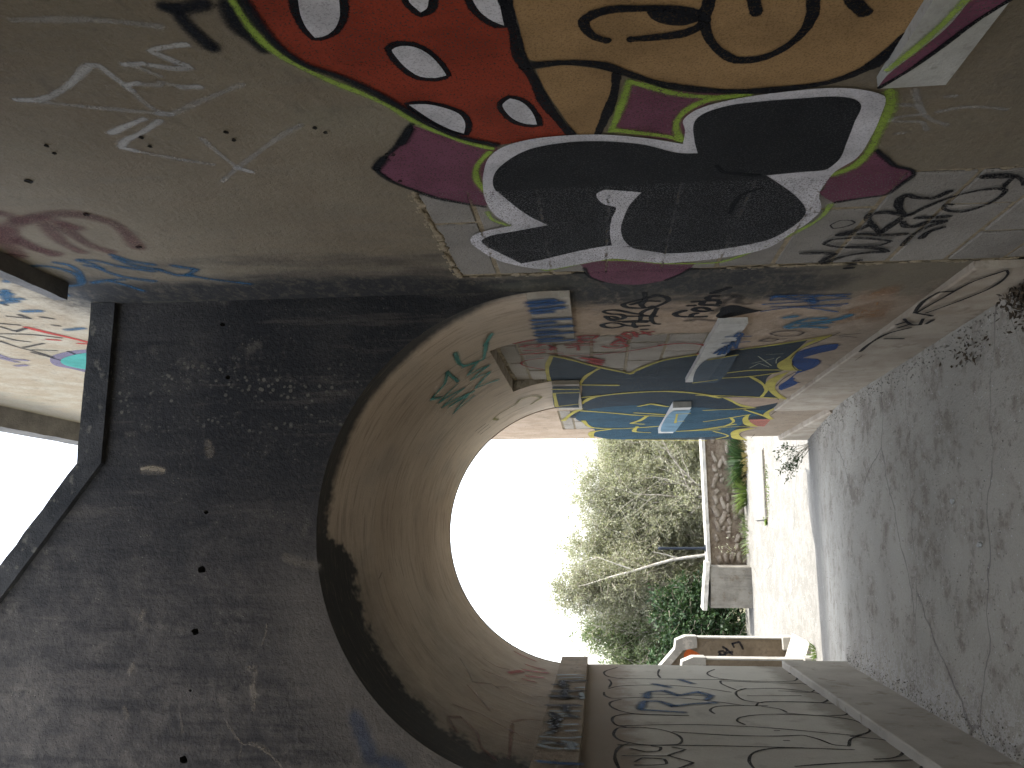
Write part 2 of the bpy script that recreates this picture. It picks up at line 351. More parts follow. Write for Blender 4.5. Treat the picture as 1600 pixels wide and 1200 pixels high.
def paintmat(key, fill):
    k = (key, fill)
    if k in PM: return PM[k]
    c, op, edge = PCOL[key]
    m, N = newmat('paint_'+key+('_fill' if fill else '')); P, X, Y, Z = N.pos()
    f = N.noise(P, 190, 3, .8); md = N.noise(P, 42, 4, .7); lg = N.noise(P, 7, 4, .6)
    cc = N.mix(N.step(lg, .3, .7), tuple(k*.82 for k in c), tuple(k*1.12 for k in c))
    cc = N.mix(.3, cc, N.mix(f, (.6, .6, .6), (1.3, 1.3, 1.3)), 'MULTIPLY')
    uv = N.n('ShaderNodeUVMap'); sx = N.n('ShaderNodeSeparateXYZ'); N.t.links.new(uv.outputs[0], sx.inputs[0])
    d = N.mul(N.math('ABSOLUTE', N.sub(sx.outputs[1], .5)), 2.)
    if fill: e = 1.
    elif edge == 1: e = N.step(N.add(d, N.mul(N.sub(md, .5), .5)), 1., .8)
    else: e = N.step(N.add(d, N.mul(N.sub(f, .5), .9)), 1.05, .25)
    inp = N.mul(N.step(Y, DY0-.01, DY0+.01), N.step(Y, DY1+.01, DY1-.01))
    # rough block drinks the paint: bare specks; smooth concrete keeps it
    spk = N.step(f, .36, .46)
    spk = N.sub(1., N.mul(N.sub(1., spk), N.add(N.mul(inp, .55), .25)))
    t = N.math('DIVIDE', N.sub(N.add(Z, N.mul(N.sub(md, .5), .022)), ROW0), ROWH)
    fr = N.math('ABSOLUTE', N.sub(N.math('FRACT', N.add(t, .5)), .5))
    hj = N.step(fr, .026, .012)
    odd = N.math('GREATER_THAN', N.math('FRACT', N.mul(N.math('FLOOR', t), .5)), .25)
    yj = N.add(N.mul(odd, .26), 2.64)
    vj = N.step(N.math('ABSOLUTE', N.sub(N.add(Y, N.mul(N.sub(md, .5), .02)), yj)), .006, .002)
    jt = N.mul(N.math('MAXIMUM', hj, vj), N.mul(inp, N.step(Z, 2.24, 2.2)))
    jt = N.mul(jt, N.step(N.noise(P, 16, 3, .6), .42, .62, .1, .8))
    al = N.mul(N.mul(spk, op), N.sub(1., jt))
    if e != 1.: al = N.mul(al, e)
    if op < .9: al = N.mul(al, N.step(N.add(md, N.mul(f, .4)), .35, .75, .55, 1.))
    N.out(cc, .85, N.bump(N.noise(P, 44, 4, .8), .0045), .12, al); m.blend_method = 'HASHED' if hasattr(m, 'blend_method') else None
    PM[k] = m; return m

FRAMES = {
 'R': lambda a, b, o: (XR-o, a, b), 'K': lambda a, b, o: (XR-.03-o, a, b), 'P': lambda a, b, o: (XR-.03-o, a, b), 'W': lambda a, b, o: (XR-.05-o, a, b),
 'L': lambda a, b, o: (XL+o, a, b), 'I': lambda a, b, o: (XL+.06+o, a, b), 'Q': lambda a, b, o: (XL+.05+o, a, b), 'F': lambda a, b, o: (a, YN-o, b), 'S': lambda a, b, o: (a, 10.41-o, b),
 'B': lambda a, b, o: (CX+(1-o)*math.cos(b), a, ZS+(1-o)*math.sin(b))}
def spline(pts, closed, step=.012):
    n = len(pts); out = []
    if n == 2 and not closed:
        k = max(2, int(math.dist(*pts)/.04)); return [(pts[0][0]+(pts[1][0]-pts[0][0])*i/k, pts[0][1]+(pts[1][1]-pts[0][1])*i/k) for i in range(k+1)]
    g = (lambda i: pts[i % n]) if closed else (lambda i: pts[max(0, min(n-1, i))])
    for i in range(n if closed else n-1):
        p0, p1, p2, p3 = g(i-1), g(i), g(i+1), g(i+2)
        k = max(2, min(14, int(math.dist(p1, p2)/step)))
        # tangents limited by the shorter neighbour, so sharp turns stay sharp
        l0, l1, l2 = math.dist(p0, p1), math.dist(p1, p2), math.dist(p2, p3)
        def tan(a, b, c, la, lb):
            if la < 1e-6 or lb < 1e-6: return ((c[0]-a[0])*.5, (c[1]-a[1])*.5)
            ux, uy = (b[0]-a[0])/la, (b[1]-a[1])/la; vx, vy = (c[0]-b[0])/lb, (c[1]-b[1])/lb
            s = max(0., min(1., (ux*vx+uy*vy)*1.05+.08))
            return ((ux+vx)*.5*l1*s, (uy+vy)*.5*l1*s)
        m1 = tan(p0, p1, p2, l0, l1); m2 = tan(p1, p2, p3, l1, l2)
        for j in range(k):
            t = j/k; h1 = 2*t**3-3*t*t+1; h2 = t**3-2*t*t+t; h3 = -2*t**3+3*t*t; h4 = t**3-t*t
            out.append((h1*p1[0]+h2*m1[0]+h3*p2[0]+h4*m2[0], h1*p1[1]+h2*m1[1]+h3*p2[1]+h4*m2[1]))
    if not closed: out.append(tuple(pts[-1]))
    return out
def paint_piece(name, data, parent, base):
    V, Fc, UV, MI, mats = [], [], [], [], []
    for idx, (fr, kind, colr, w, layer, closed, pts) in enumerate(data):
        fn = FRAMES[fr]; off = base+layer*.0009+idx*.00004
        mt = paintmat(colr, kind == 'f')
        if mt not in mats: mats.append(mt)
        mi = mats.index(mt)
        sp = spline(pts, closed, .02 if w > .03 else .012)
        if kind == 'f':
            b = len(V); V += [fn(a, c, off) for a, c in sp]
            for tri in tessellate_polygon([[Vector((a, c, 0)) for a, c in sp]]):
                Fc.append(tuple(b+i for i in tri)); UV += [(0, .5)]*3; MI.append(mi)
            continue
        if closed: sp = sp+[sp[0]]
        n = len(sp); b = len(V); L = 0
        r = random.Random(idx*13+len(sp))
        for i, (a, c) in enumerate(sp):
            p, q = sp[max(0, i-1)], sp[min(n-1, i+1)]
            if closed and i in (0, n-1): p, q = sp[n-2], sp[1]
            tx, ty = q[0]-p[0], q[1]-p[1]; l = math.hypot(tx, ty) or 1; tx /= l; ty /= l
            ww = w*.5*(1+.16*math.sin(i*.37+idx)+r.uniform(-.05, .05))
            if i: L += math.dist(sp[i-1], sp[i])
            o2 = off+i*.0000006
            V += [fn(a-ty*ww, c+tx*ww, o2), fn(a+ty*ww, c-tx*ww, o2)]
            if i:
                k = b+2*i; Fc.append((k-2, k-1, k+1, k)); MI.append(mi)
                UV += [(L, 0), (L, 1), (L, 1), (L, 0)]
        if not closed:    # rounded ends
            for end in (0, n-1):
                a, c = sp[end]; p = sp[1] if end == 0 else sp[n-2]
                tx, ty = a-p[0], c-p[1]; l = math.hypot(tx, ty) or 1; tx /= l; ty /= l
                k0 = b+2*end; ctr = len(V); V.append(fn(a, c, off+.00001))
                arc = []
                for s in range(7):
                    ang = math.pi*s/6; ca, sa = math.cos(ang), math.sin(ang); h = w*.5
                    arc.append(len(V)); V.append(fn(a+(-ty*ca+tx*sa)*h, c+(tx*ca+ty*sa)*h, off+.00001))
                for s in range(6):
                    Fc.append((ctr, arc[s], arc[s+1])); MI.append(mi); UV += [(0, .5), (0, 1), (0, 1)]
    me = bpy.data.meshes.new(name); me.from_pydata(V, [], Fc)
    ul = me.uv_layers.new(name='UVMap'); ul.data.foreach_set('uv', [c for u in UV for c in u])
    me.polygons.foreach_set('material_index', MI); me.update()
    return link(name, me, mats, parent)
PAINT = {
 'letter_mural': [
  ('R','f','magenta',0,0,1,[(1.942,2.151),(2.008,2.188),(2.077,2.24),(2.132,2.284),(2.171,2.306),(2.213,2.306),(2.269,2.281),(2.334,2.234),(2.398,2.181),(2.446,2.109),(2.484,2.039),(2.432,1.996),(2.206,1.968),(2.069,1.952),(2.045,2.009),(2.016,2.073)]),
  ('R','f','magenta',0,0,1,[(1.777,1.605),(1.797,1.567),(1.839,1.49),(1.871,1.351),(1.921,1.42),(1.966,1.446),(2.033,1.447),(2.111,1.448),(2.062,1.569),(2.029,1.645),(1.916,1.623)]),
  ('R','f','magenta',0,0,1,[(2.348,1.021),(2.223,0.959),(2.215,0.919),(2.316,0.844),(2.366,0.768),(2.464,0.776),(2.524,0.793),(2.542,0.864),(2.575,0.932),(2.488,1.003)]),
  ('R','f','magenta',0,0,1,[(3.063,1.75),(3.175,1.728),(3.286,1.698),(3.368,1.597),(3.386,1.504),(3.335,1.402),(3.233,1.335),(3.14,1.307),(3.045,1.497),(3,1.641)]),
  ('K','f','magenta',0,0,1,[(1.819,1.044),(1.774,1.04),(1.687,1.01),(1.6,0.98),(1.515,0.972),(1.459,0.967),(1.468,0.885),(1.522,0.902),(1.589,0.935),(1.655,0.958),(1.752,1)]),
  ('R','s','blacksoft',0.024,1,0,[(1.935,2.153),(2.008,2.191),(2.077,2.24),(2.132,2.284),(2.178,2.31),(2.235,2.302),(2.298,2.269),(2.339,2.235),(2.403,2.182),(2.451,2.11),(2.489,2.039)]),
  ('R','s','blacksoft',0.024,1,0,[(2.211,0.921),(2.267,0.877),(2.316,0.838),(2.352,0.778),(2.384,0.762),(2.441,0.774),(2.524,0.793),(2.543,0.854),(2.57,0.932)]),
  ('R','s','blacksoft',0.024,1,0,[(3.142,1.732),(3.259,1.711),(3.334,1.659)]),
  ('R','s','blacksoft',0.024,1,0,[(3.335,1.402),(3.264,1.352),(3.187,1.314)]),
  ('K','s','black',0.014,1,0,[(1.82,1.04),(1.752,1),(1.653,0.959),(1.589,0.935),(1.522,0.899),(1.495,0.882)]),
  ('R','s','lime',0.03,2,0,[(1.41,2.392),(1.476,2.394),(1.544,2.388),(1.606,2.367),(1.669,2.327),(1.719,2.287),(1.782,2.229),(1.841,2.185),(1.916,2.142),(1.982,2.092),(2.051,2.019),(2.087,1.966)]),
  ('R','s','lime',0.03,2,0,[(1.785,1.607),(1.855,1.617),(1.963,1.634),(2.022,1.645)]),
  ('R','s','lime',0.03,2,0,[(1.788,1.604),(1.809,1.566),(1.854,1.488),(1.878,1.395),(1.877,1.321)]),
  ('R','s','lime',0.03,2,0,[(2.016,1.642),(2.041,1.57),(2.07,1.493),(2.095,1.459)]),
  ('R','s','lime',0.03,2,0,[(2.095,1.459),(2.012,1.48),(1.963,1.475),(1.918,1.451),(1.886,1.409),(1.876,1.336)]),
  ('R','s','lime',0.03,2,0,[(2.109,1.974),(2.18,2.016),(2.264,2.034),(2.342,2.027),(2.406,2.014)]),
  ('R','s','lime',0.03,2,0,[(2.533,2.035),(2.6,2.027),(2.657,1.979)]),
  ('R','s','lime',0.03,2,0,[(3.09,1.925),(3.15,1.886),(3.125,1.822),(3.086,1.751),(3.049,1.665),(3.07,1.543),(3.113,1.419),(3.12,1.213),(2.899,1.043),(2.703,0.949),(2.584,0.944)]),
  ('K','s','lime',0.03,2,0,[(1.742,1.047),(1.686,1.024),(1.628,1.006),(1.569,0.992),(1.514,0.983),(1.477,0.971)]),
  ('R','s','lime',0.042,2,0,[(1.891,0.993),(1.959,0.969),(2.084,0.954),(2.225,0.942),(2.312,0.959),(2.359,1.003)]),
  ('R','f','white',0,4,1,[(2.356,2.025),(2.244,2.01),(2.124,1.973),(2.072,1.926),(2.042,1.86),(2.03,1.775),(2.033,1.678),(2.062,1.565),(2.11,1.453),(2.032,1.455),(1.98,1.465),(1.934,1.442),(1.9,1.389),(1.878,1.317),(1.864,1.227),(1.859,1.137),(1.875,1.06),(1.911,0.998),(2.015,0.975),(2.125,0.964),(2.25,0.965),(2.329,0.999),(2.394,1.005),(2.488,1.003),(2.618,0.966),(2.711,0.974),(2.826,1.011),(2.97,1.063),(3.044,1.165),(3.093,1.325),(3.105,1.42),(3.062,1.544),(3.032,1.617),(3.073,1.726),(3.117,1.821),(3.135,1.877),(3.085,1.974),(3.008,2.053),(2.894,2.106),(2.79,2.13),(2.729,2.11),(2.686,2.048),(2.653,1.968),(2.563,2.011),(2.414,2.029)]),
  ('R','f','letterblack',0,5,1,[(2.36,1.987),(2.247,1.979),(2.168,1.937),(2.097,1.864),(2.069,1.776),(2.069,1.678),(2.099,1.563),(2.164,1.451),(2.168,1.407),(2.088,1.425),(1.983,1.435),(1.952,1.421),(1.917,1.367),(1.904,1.293),(1.899,1.201),(1.9,1.107),(1.916,1.066),(1.945,1.042),(2.032,1.032),(2.148,1.019),(2.253,1.011),(2.313,1.03),(2.322,1.104),(2.334,1.192),(2.413,1.13),(2.516,1.06),(2.624,1.011),(2.708,1.01),(2.811,1.04),(2.882,1.08),(2.944,1.181),(2.976,1.268),(2.987,1.429),(2.951,1.502),(2.883,1.627),(2.903,1.696),(2.967,1.815),(3.004,1.877),(3.047,1.971),(2.953,2.022),(2.842,2.08),(2.788,2.091),(2.741,2.055),(2.707,1.969),(2.66,1.845),(2.598,1.888),(2.528,1.924),(2.421,1.964),(2.365,1.984)]),
  ('R','f','white',0,6,1,[(2.411,1.683),(2.385,1.658),(2.394,1.62),(2.416,1.547),(2.502,1.577),(2.607,1.594),(2.721,1.601),(2.828,1.587),(2.919,1.55),(2.979,1.5),(3.042,1.521),(3.004,1.606),(2.89,1.627),(2.748,1.638),(2.63,1.635),(2.523,1.623),(2.499,1.657),(2.456,1.678)]),
  ('R','s','blacksoft',0.02,6,0,[(2.251,1.344),(2.295,1.32),(2.313,1.272),(2.328,1.215)]),
  ('R','s','blacksoft',0.02,6,0,[(2.615,1.253),(2.463,1.238),(2.421,1.189)]),
  ('R','s','blacksoft',0.04,1,0,[(1.958,2.163),(2.032,2.201)]),
  ('R','s','blacksoft',0.04,1,0,[(2.117,2.271),(2.178,2.31)]),
 ],
 'mushroom_hat_mural': [
  ('R','f','red',0,1,1,[(1.337,2.365),(1.412,2.371),(1.49,2.37),(1.578,2.356),(1.643,2.325),(1.694,2.267),(1.77,2.206),(1.851,2.155),(1.937,2.105),(2.024,2.037),(2.072,1.961),(2.063,1.908),(2.046,1.821),(2.037,1.741),(1.948,1.774),(1.85,1.805),(1.748,1.824),(1.66,1.846),(1.561,1.85),(1.465,1.86),(1.389,1.858)]),
  ('R','s','black',0.036,2,1,[(1.385,2.254),(1.423,2.265),(1.463,2.275),(1.51,2.278),(1.542,2.272),(1.54,2.254),(1.522,2.227),(1.485,2.202),(1.451,2.19),(1.393,2.177)]),
  ('R','s','black',0.036,2,1,[(1.602,2.122),(1.59,2.101),(1.596,2.072),(1.622,2.049),(1.666,2.032),(1.714,2.023),(1.722,2.05),(1.713,2.083),(1.679,2.105),(1.64,2.117)]),
  ('R','s','black',0.036,2,1,[(1.855,1.91),(1.83,1.889),(1.844,1.867),(1.876,1.849),(1.925,1.837),(1.965,1.834),(1.959,1.861),(1.936,1.887),(1.892,1.906)]),
  ('R','s','black',0.036,2,1,[(1.834,2.137),(1.835,2.096),(1.858,2.053),(1.89,2.023),(1.939,2.015),(1.993,2.027),(1.969,2.056),(1.914,2.096),(1.87,2.119)]),
  ('R','s','black',0.036,2,1,[(1.407,2.044),(1.446,2.048),(1.467,2.039),(1.48,2.033),(1.469,2.018),(1.45,2.011),(1.412,2)]),
  ('R','s','black',0.036,2,1,[(1.419,1.929),(1.459,1.922),(1.49,1.914),(1.524,1.892),(1.541,1.871),(1.494,1.872),(1.425,1.871)]),
  ('R','f','white',0,3,1,[(1.385,2.254),(1.423,2.265),(1.463,2.275),(1.51,2.278),(1.542,2.272),(1.54,2.254),(1.522,2.227),(1.485,2.202),(1.451,2.19),(1.393,2.177)]),
  ('R','f','white',0,3,1,[(1.602,2.122),(1.59,2.101),(1.596,2.072),(1.622,2.049),(1.666,2.032),(1.714,2.023),(1.722,2.05),(1.713,2.083),(1.679,2.105),(1.64,2.117)]),
  ('R','f','white',0,3,1,[(1.855,1.91),(1.83,1.889),(1.844,1.867),(1.876,1.849),(1.925,1.837),(1.965,1.834),(1.959,1.861),(1.936,1.887),(1.892,1.906)]),
  ('R','f','white',0,3,1,[(1.834,2.137),(1.835,2.096),(1.858,2.053),(1.89,2.023),(1.939,2.015),(1.993,2.027),(1.969,2.056),(1.914,2.096),(1.87,2.119)]),
  ('R','f','white',0,3,1,[(1.407,2.044),(1.446,2.048),(1.467,2.039),(1.48,2.033),(1.469,2.018),(1.45,2.011),(1.412,2)]),
  ('R','f','white',0,3,1,[(1.419,1.929),(1.459,1.922),(1.49,1.914),(1.524,1.892),(1.541,1.871),(1.494,1.872),(1.425,1.871)]),
  ('R','s','blacksoft',0.034,3,0,[(1.354,2.373),(1.412,2.371),(1.49,2.37),(1.578,2.356),(1.643,2.325),(1.694,2.267),(1.77,2.206),(1.851,2.155),(1.937,2.105),(2.017,2.035),(2.066,1.951)]),
  ('R','s','black',0.03,3,0,[(1.426,1.86),(1.465,1.86),(1.561,1.853),(1.66,1.849),(1.748,1.827),(1.85,1.809),(1.948,1.778),(2.029,1.748)]),
 ],
 'cartoon_face_mural': [
  ('R','f','tan',0,1,1,[(1.39,1.849),(1.467,1.847),(1.551,1.84),(1.664,1.836),(1.691,1.798),(1.69,1.756),(1.71,1.685),(1.747,1.635),(1.789,1.567),(1.819,1.492),(1.843,1.4),(1.855,1.31),(1.85,1.223),(1.833,1.14),(1.803,1.092),(1.755,1.062),(1.684,1.041),(1.614,1.027),(1.554,1.007),(1.478,1.001)]),
  ('R','f','tan',0,1,1,[(1.714,1.817),(1.703,1.756),(1.746,1.645),(1.823,1.648),(1.927,1.665),(2.038,1.691),(2.035,1.728),(1.884,1.779),(1.792,1.805)]),
  ('R','s','black',0.026,3,0,[(1.698,1.846),(1.691,1.796),(1.692,1.735),(1.712,1.664),(1.749,1.613),(1.808,1.522),(1.84,1.43),(1.855,1.339),(1.852,1.229),(1.833,1.144),(1.798,1.093),(1.75,1.06)]),
  ('R','s','black',0.026,3,0,[(1.749,1.637),(1.824,1.64),(1.912,1.654),(2.036,1.681)]),
  ('R','s','black',0.026,3,0,[(1.615,1.662),(1.601,1.685),(1.57,1.704),(1.543,1.708),(1.524,1.691),(1.511,1.656),(1.512,1.608),(1.518,1.545),(1.533,1.497),(1.562,1.464)]),
  ('R','s','black',0.026,3,0,[(1.616,1.608),(1.614,1.555),(1.608,1.505),(1.589,1.474),(1.564,1.461)]),
  ('R','s','black',0.026,3,0,[(1.468,1.461),(1.507,1.462),(1.558,1.464),(1.626,1.447),(1.681,1.416),(1.72,1.373),(1.719,1.327),(1.689,1.285),(1.639,1.257),(1.585,1.248),(1.528,1.257),(1.488,1.268)]),
  ('R','s','black',0.026,3,0,[(1.495,1.379),(1.552,1.362)]),
  ('R','s','black',0.036,3,0,[(1.774,1.07),(1.731,1.052),(1.675,1.035),(1.605,1.012),(1.545,0.992)]),
  ('R','s','black',0.036,3,0,[(1.52,1.185),(1.545,1.17),(1.572,1.147)]),
  ('R','f','black',0,3,1,[(1.525,1.582),(1.516,1.545),(1.534,1.496),(1.562,1.468),(1.578,1.499),(1.571,1.541),(1.547,1.572)]),
 ],
 'white_scrawl': [
  ('R','s','chalk',0.03,0,0,[(1.718,3.074),(1.724,3.021),(1.682,2.927),(1.628,2.852),(1.596,2.809),(1.601,2.79),(1.642,2.784),(1.705,2.774)]),
  ('R','s','chalk',0.03,0,0,[(1.902,2.945),(1.866,2.876),(1.839,2.818)]),
  ('R','s','chalk',0.03,0,0,[(1.851,2.782),(1.91,2.867),(1.948,2.933),(1.982,2.962),(2.004,2.934)]),
  ('R','s','chalk',0.03,0,0,[(1.542,2.557),(1.548,2.618),(1.557,2.645),(1.58,2.628),(1.608,2.606),(1.629,2.59),(1.628,2.624),(1.611,2.671)]),
  ('R','s','chalk',0.03,0,0,[(1.601,2.729),(1.602,2.689)]),
  ('R','s','chalk',0.03,0,0,[(1.684,2.774),(1.677,2.742)]),
  ('R','s','chalk',0.03,0,0,[(1.704,2.651),(1.708,2.607)]),
  ('R','s','chalk',0.03,0,0,[(1.818,2.768),(1.823,2.737)]),
  ('R','s','chalk',0.03,0,0,[(2.134,2.705),(2.164,2.675)]),
  ('R','s','chalkfaint',0.026,0,0,[(1.731,3.025),(1.774,2.905),(1.805,2.798),(1.822,2.749),(1.771,2.637),(1.708,2.505)]),
  ('R','s','chalkfaint',0.026,0,0,[(1.705,2.774),(1.788,2.769),(1.822,2.749)]),
  ('R','s','chalkfaint',0.026,0,0,[(2.004,2.934),(2.039,2.883),(2.107,2.763)]),
  ('R','s','chalkfaint',0.026,0,0,[(1.679,2.689),(1.705,2.644)]),
  ('R','s','chalkfaint',0.026,0,0,[(1.68,2.744),(1.692,2.696)]),
  ('R','s','chalkfaint',0.026,0,0,[(1.952,2.721),(2.067,2.712),(2.139,2.702)]),
  ('R','s','chalkfaint',0.026,0,0,[(2.218,2.786),(2.139,2.707),(2.057,2.616),(1.965,2.512),(1.908,2.435)]),
  ('R','s','chalkfaint',0.026,0,0,[(1.603,2.715),(1.653,2.675)]),
  ('R','s','chalkfaint',0.03,0,0,[(1.423,2.865),(1.44,2.697),(1.474,2.578)]),
  ('R','s','blacksoft',0.05,0,0,[(1.427,2.519),(1.469,2.521),(1.515,2.515),(1.56,2.506)]),
  ('R','s','blacksoft',0.05,0,0,[(1.415,2.536),(1.423,2.497),(1.414,2.453)]),
  ('R','s','blacksoft',0.05,0,0,[(1.418,2.409),(1.491,2.421),(1.537,2.406),(1.576,2.398)]),
 ],
 'faded_maroon_tag': [
  ('R','s','maroonfade',0.085,0,0,[(2.57,3.757),(2.464,3.619),(2.409,3.468),(2.42,3.364),(2.497,3.3),(2.617,3.313),(2.737,3.346)]),
  ('R','s','maroonfade',0.085,0,0,[(2.502,3.532),(2.669,3.586),(2.755,3.58)]),
  ('R','s','maroonfade',0.085,0,0,[(2.508,3.478),(2.695,3.504),(2.766,3.475)]),
  ('R','s','maroonfade',0.085,0,0,[(2.53,3.692),(2.704,3.733),(2.762,3.679)]),
  ('R','s','maroonfade',0.085,0,0,[(2.482,3.725),(2.664,3.791),(2.781,3.839),(2.755,3.922)]),
  ('R','s','maroonfade',0.085,0,0,[(2.365,3.625),(2.395,3.603)]),
  ('R','s','maroonfade',0.085,0,0,[(2.611,3.824),(2.622,3.723),(2.777,3.709)]),
  ('R','s','maroonfade',0.085,0,0,[(2.451,3.599),(2.448,3.495),(2.526,3.444)]),
 ],
 'blue_tag': [
  ('R','s','bluefade',0.045,0,0,[(3.012,4.073),(2.945,3.999),(2.914,3.952)]),
  ('R','s','bluefade',0.045,0,0,[(3.073,4.11),(3.016,4.035),(2.947,3.98)]),
  ('R','s','bluefade',0.045,0,0,[(2.865,3.75),(2.892,3.721),(2.974,3.727),(3.106,3.8)]),
  ('R','s','bluefade',0.045,0,0,[(2.853,3.649),(2.891,3.618),(2.985,3.621),(3.064,3.587),(3.125,3.498)]),
  ('R','s','bluefade',0.045,0,0,[(2.844,3.635),(2.86,3.584),(2.935,3.531),(3.005,3.433)]),
  ('R','s','bluefade',0.045,0,0,[(2.91,3.654),(2.949,3.619)]),
  ('R','s','bluefade',0.045,0,0,[(2.805,3.484),(2.874,3.456),(2.927,3.389)]),
  ('R','s','bluefade',0.045,0,0,[(2.837,3.492),(2.93,3.469),(2.985,3.401)]),
  ('R','s','bluefade',0.045,0,0,[(3.123,3.76),(3.098,3.69),(3.093,3.613)]),
  ('R','s','bluefade',0.045,0,0,[(3.106,3.674),(3.162,3.645),(3.248,3.618)]),
  ('R','s','bluefade',0.045,0,0,[(2.996,3.983),(3.037,3.958),(3.094,3.914),(3.15,3.892)]),
  ('R','s','bluefade',0.045,0,0,[(3.103,4.073),(3.159,4.058),(3.213,4.013),(3.156,3.956)]),
  ('R','s','bluefade',0.045,0,0,[(3.222,4.001),(3.282,3.98)]),
  ('R','s','bluefade',0.045,0,0,[(2.985,3.401),(3.062,3.362),(3.068,3.305)]),
  ('R','s','bluefade',0.045,0,0,[(2.946,3.321),(3,3.251),(3.066,3.324)]),
  ('R','s','bluefade',0.045,0,0,[(3.066,3.324),(3.125,3.251),(3.205,3.122)]),
  ('R','s','bluefade',0.045,0,1,[(2.928,3.93),(2.893,3.869),(2.899,3.813),(2.945,3.772),(3.007,3.761),(3.094,3.792),(3.142,3.836),(3.15,3.892),(3.092,3.929),(3.025,3.946),(2.975,3.947)]),
 ],
 'black_tag_on_blocks': [
  ('R','s','black',0.027,1,0,[(3.052,0.922),(3.053,0.855),(3.072,0.798),(3.153,0.827),(3.182,0.81),(3.108,0.765),(3.07,0.695),(3.066,0.616),(3.031,0.65),(3.001,0.772)]),
  ('R','s','black',0.027,1,0,[(2.863,0.844),(2.822,0.791),(2.765,0.766),(2.719,0.791),(2.677,0.793),(2.669,0.746),(2.703,0.679)]),
  ('R','s','black',0.027,1,0,[(2.866,0.843),(2.864,0.757),(2.89,0.663),(2.879,0.613)]),
  ('R','s','black',0.027,1,0,[(2.781,0.756),(2.862,0.704),(2.759,0.686),(2.704,0.674),(2.692,0.658)]),
  ('R','s','black',0.027,1,0,[(2.704,0.674),(2.645,0.714),(2.552,0.741),(2.529,0.73),(2.558,0.686),(2.563,0.637),(2.517,0.612)]),
  ('R','s','black',0.027,1,0,[(2.761,0.664),(2.808,0.638),(2.811,0.605),(2.77,0.579),(2.768,0.528)]),
  ('R','s','black',0.027,1,0,[(2.729,0.629),(2.729,0.564),(2.726,0.53)]),
  ('R','s','black',0.027,1,0,[(2.996,0.581),(2.938,0.582),(2.86,0.577),(2.816,0.562),(2.776,0.525)]),
  ('R','s','black',0.027,1,0,[(2.929,0.544),(2.864,0.539),(2.829,0.51)]),
  ('R','s','black',0.027,1,0,[(3.247,0.711),(3.245,0.688)]),
  ('R','s','black',0.027,1,0,[(3.204,0.705),(3.2,0.692)]),
  ('R','s','black',0.027,1,0,[(3.155,0.702),(3.153,0.685)]),
  ('R','s','black',0.018,1,0,[(2.705,0.663),(2.627,0.632),(2.556,0.582),(2.519,0.532),(2.508,0.472),(2.522,0.447),(2.584,0.438),(2.646,0.459),(2.688,0.5),(2.676,0.549),(2.646,0.578),(2.613,0.584),(2.622,0.561)]),
  ('R','s','black',0.018,1,0,[(2.412,0.568),(2.404,0.536),(2.41,0.48),(2.442,0.439),(2.485,0.41)]),
  ('R','s','black',0.018,1,0,[(2.419,0.557),(2.424,0.51),(2.426,0.464)]),
  ('R','s','black',0.018,1,0,[(2.509,0.463),(2.439,0.467)]),
  ('R','s','black',0.02,1,1,[(2.949,0.87),(2.909,0.853),(2.902,0.767),(2.927,0.683),(2.948,0.638),(2.987,0.664),(2.996,0.74),(2.987,0.821)]),
  ('R','s','black',0.008,1,1,[(2.766,0.897),(2.725,0.877),(2.728,0.839),(2.752,0.822),(2.786,0.844),(2.798,0.878)]),
 ],
 'grey_ghost_letters': [
  ('R','s','chalkfaint',0.022,0,0,[(1.894,0.934),(1.958,0.903),(2.02,0.869),(2.023,0.903),(2.032,0.935)]),
  ('R','s','chalkfaint',0.022,0,0,[(1.964,0.951),(1.975,0.902),(2.04,0.85),(2.085,0.786)]),
  ('R','s','chalkfaint',0.022,0,0,[(2.011,0.838),(1.994,0.783),(2,0.724),(2.017,0.674)]),
  ('R','s','chalkfaint',0.022,0,0,[(2.043,0.945),(2.053,0.904),(2.058,0.861),(2.106,0.829)]),
  ('R','s','chalkfaint',0.022,0,0,[(1.936,0.845),(1.935,0.826)]),
  ('R','s','chalkfaint',0.022,0,0,[(2.118,0.903),(2.117,0.882)]),
 ],
 'black_name_tag': [
  ('R','s','black',0.028,0,0,[(3.549,1.429),(3.586,1.383),(3.638,1.365),(3.695,1.386),(3.76,1.429),(3.81,1.464),(3.865,1.476),(3.885,1.463),(3.911,1.402)]),
  ('R','s','black',0.028,0,0,[(3.557,1.428),(3.601,1.471),(3.645,1.528),(3.676,1.56),(3.701,1.564),(3.739,1.544),(3.757,1.5),(3.756,1.462),(3.733,1.431)]),
  ('R','s','black',0.028,0,0,[(3.692,1.527),(3.677,1.509),(3.653,1.493),(3.643,1.468),(3.651,1.408)]),
  ('R','s','black',0.028,0,0,[(3.512,1.478),(3.635,1.471),(3.702,1.482),(3.742,1.47)]),
  ('R','s','black',0.028,0,0,[(3.771,1.407),(3.871,1.417),(3.928,1.423),(4.008,1.413),(4.056,1.395),(4.063,1.376)]),
  ('R','s','black',0.028,0,0,[(3.865,1.476),(3.852,1.506),(3.81,1.556),(3.778,1.6),(3.782,1.641),(3.804,1.653),(3.834,1.633),(3.85,1.611),(3.858,1.581),(3.885,1.556),(3.919,1.552),(3.947,1.567),(3.953,1.597),(3.925,1.627),(3.89,1.642)]),
  ('R','s','black',0.028,0,0,[(3.892,1.62),(3.899,1.603),(3.925,1.585)]),
  ('R','s','black',0.028,0,0,[(3.89,1.642),(3.967,1.611),(3.992,1.565),(3.987,1.515),(3.996,1.426)]),
  ('R','s','black',0.028,0,0,[(3.896,1.538),(3.902,1.481),(3.908,1.432)]),
  ('R','s','black',0.028,0,0,[(3.893,1.477),(3.952,1.474),(3.991,1.477)]),
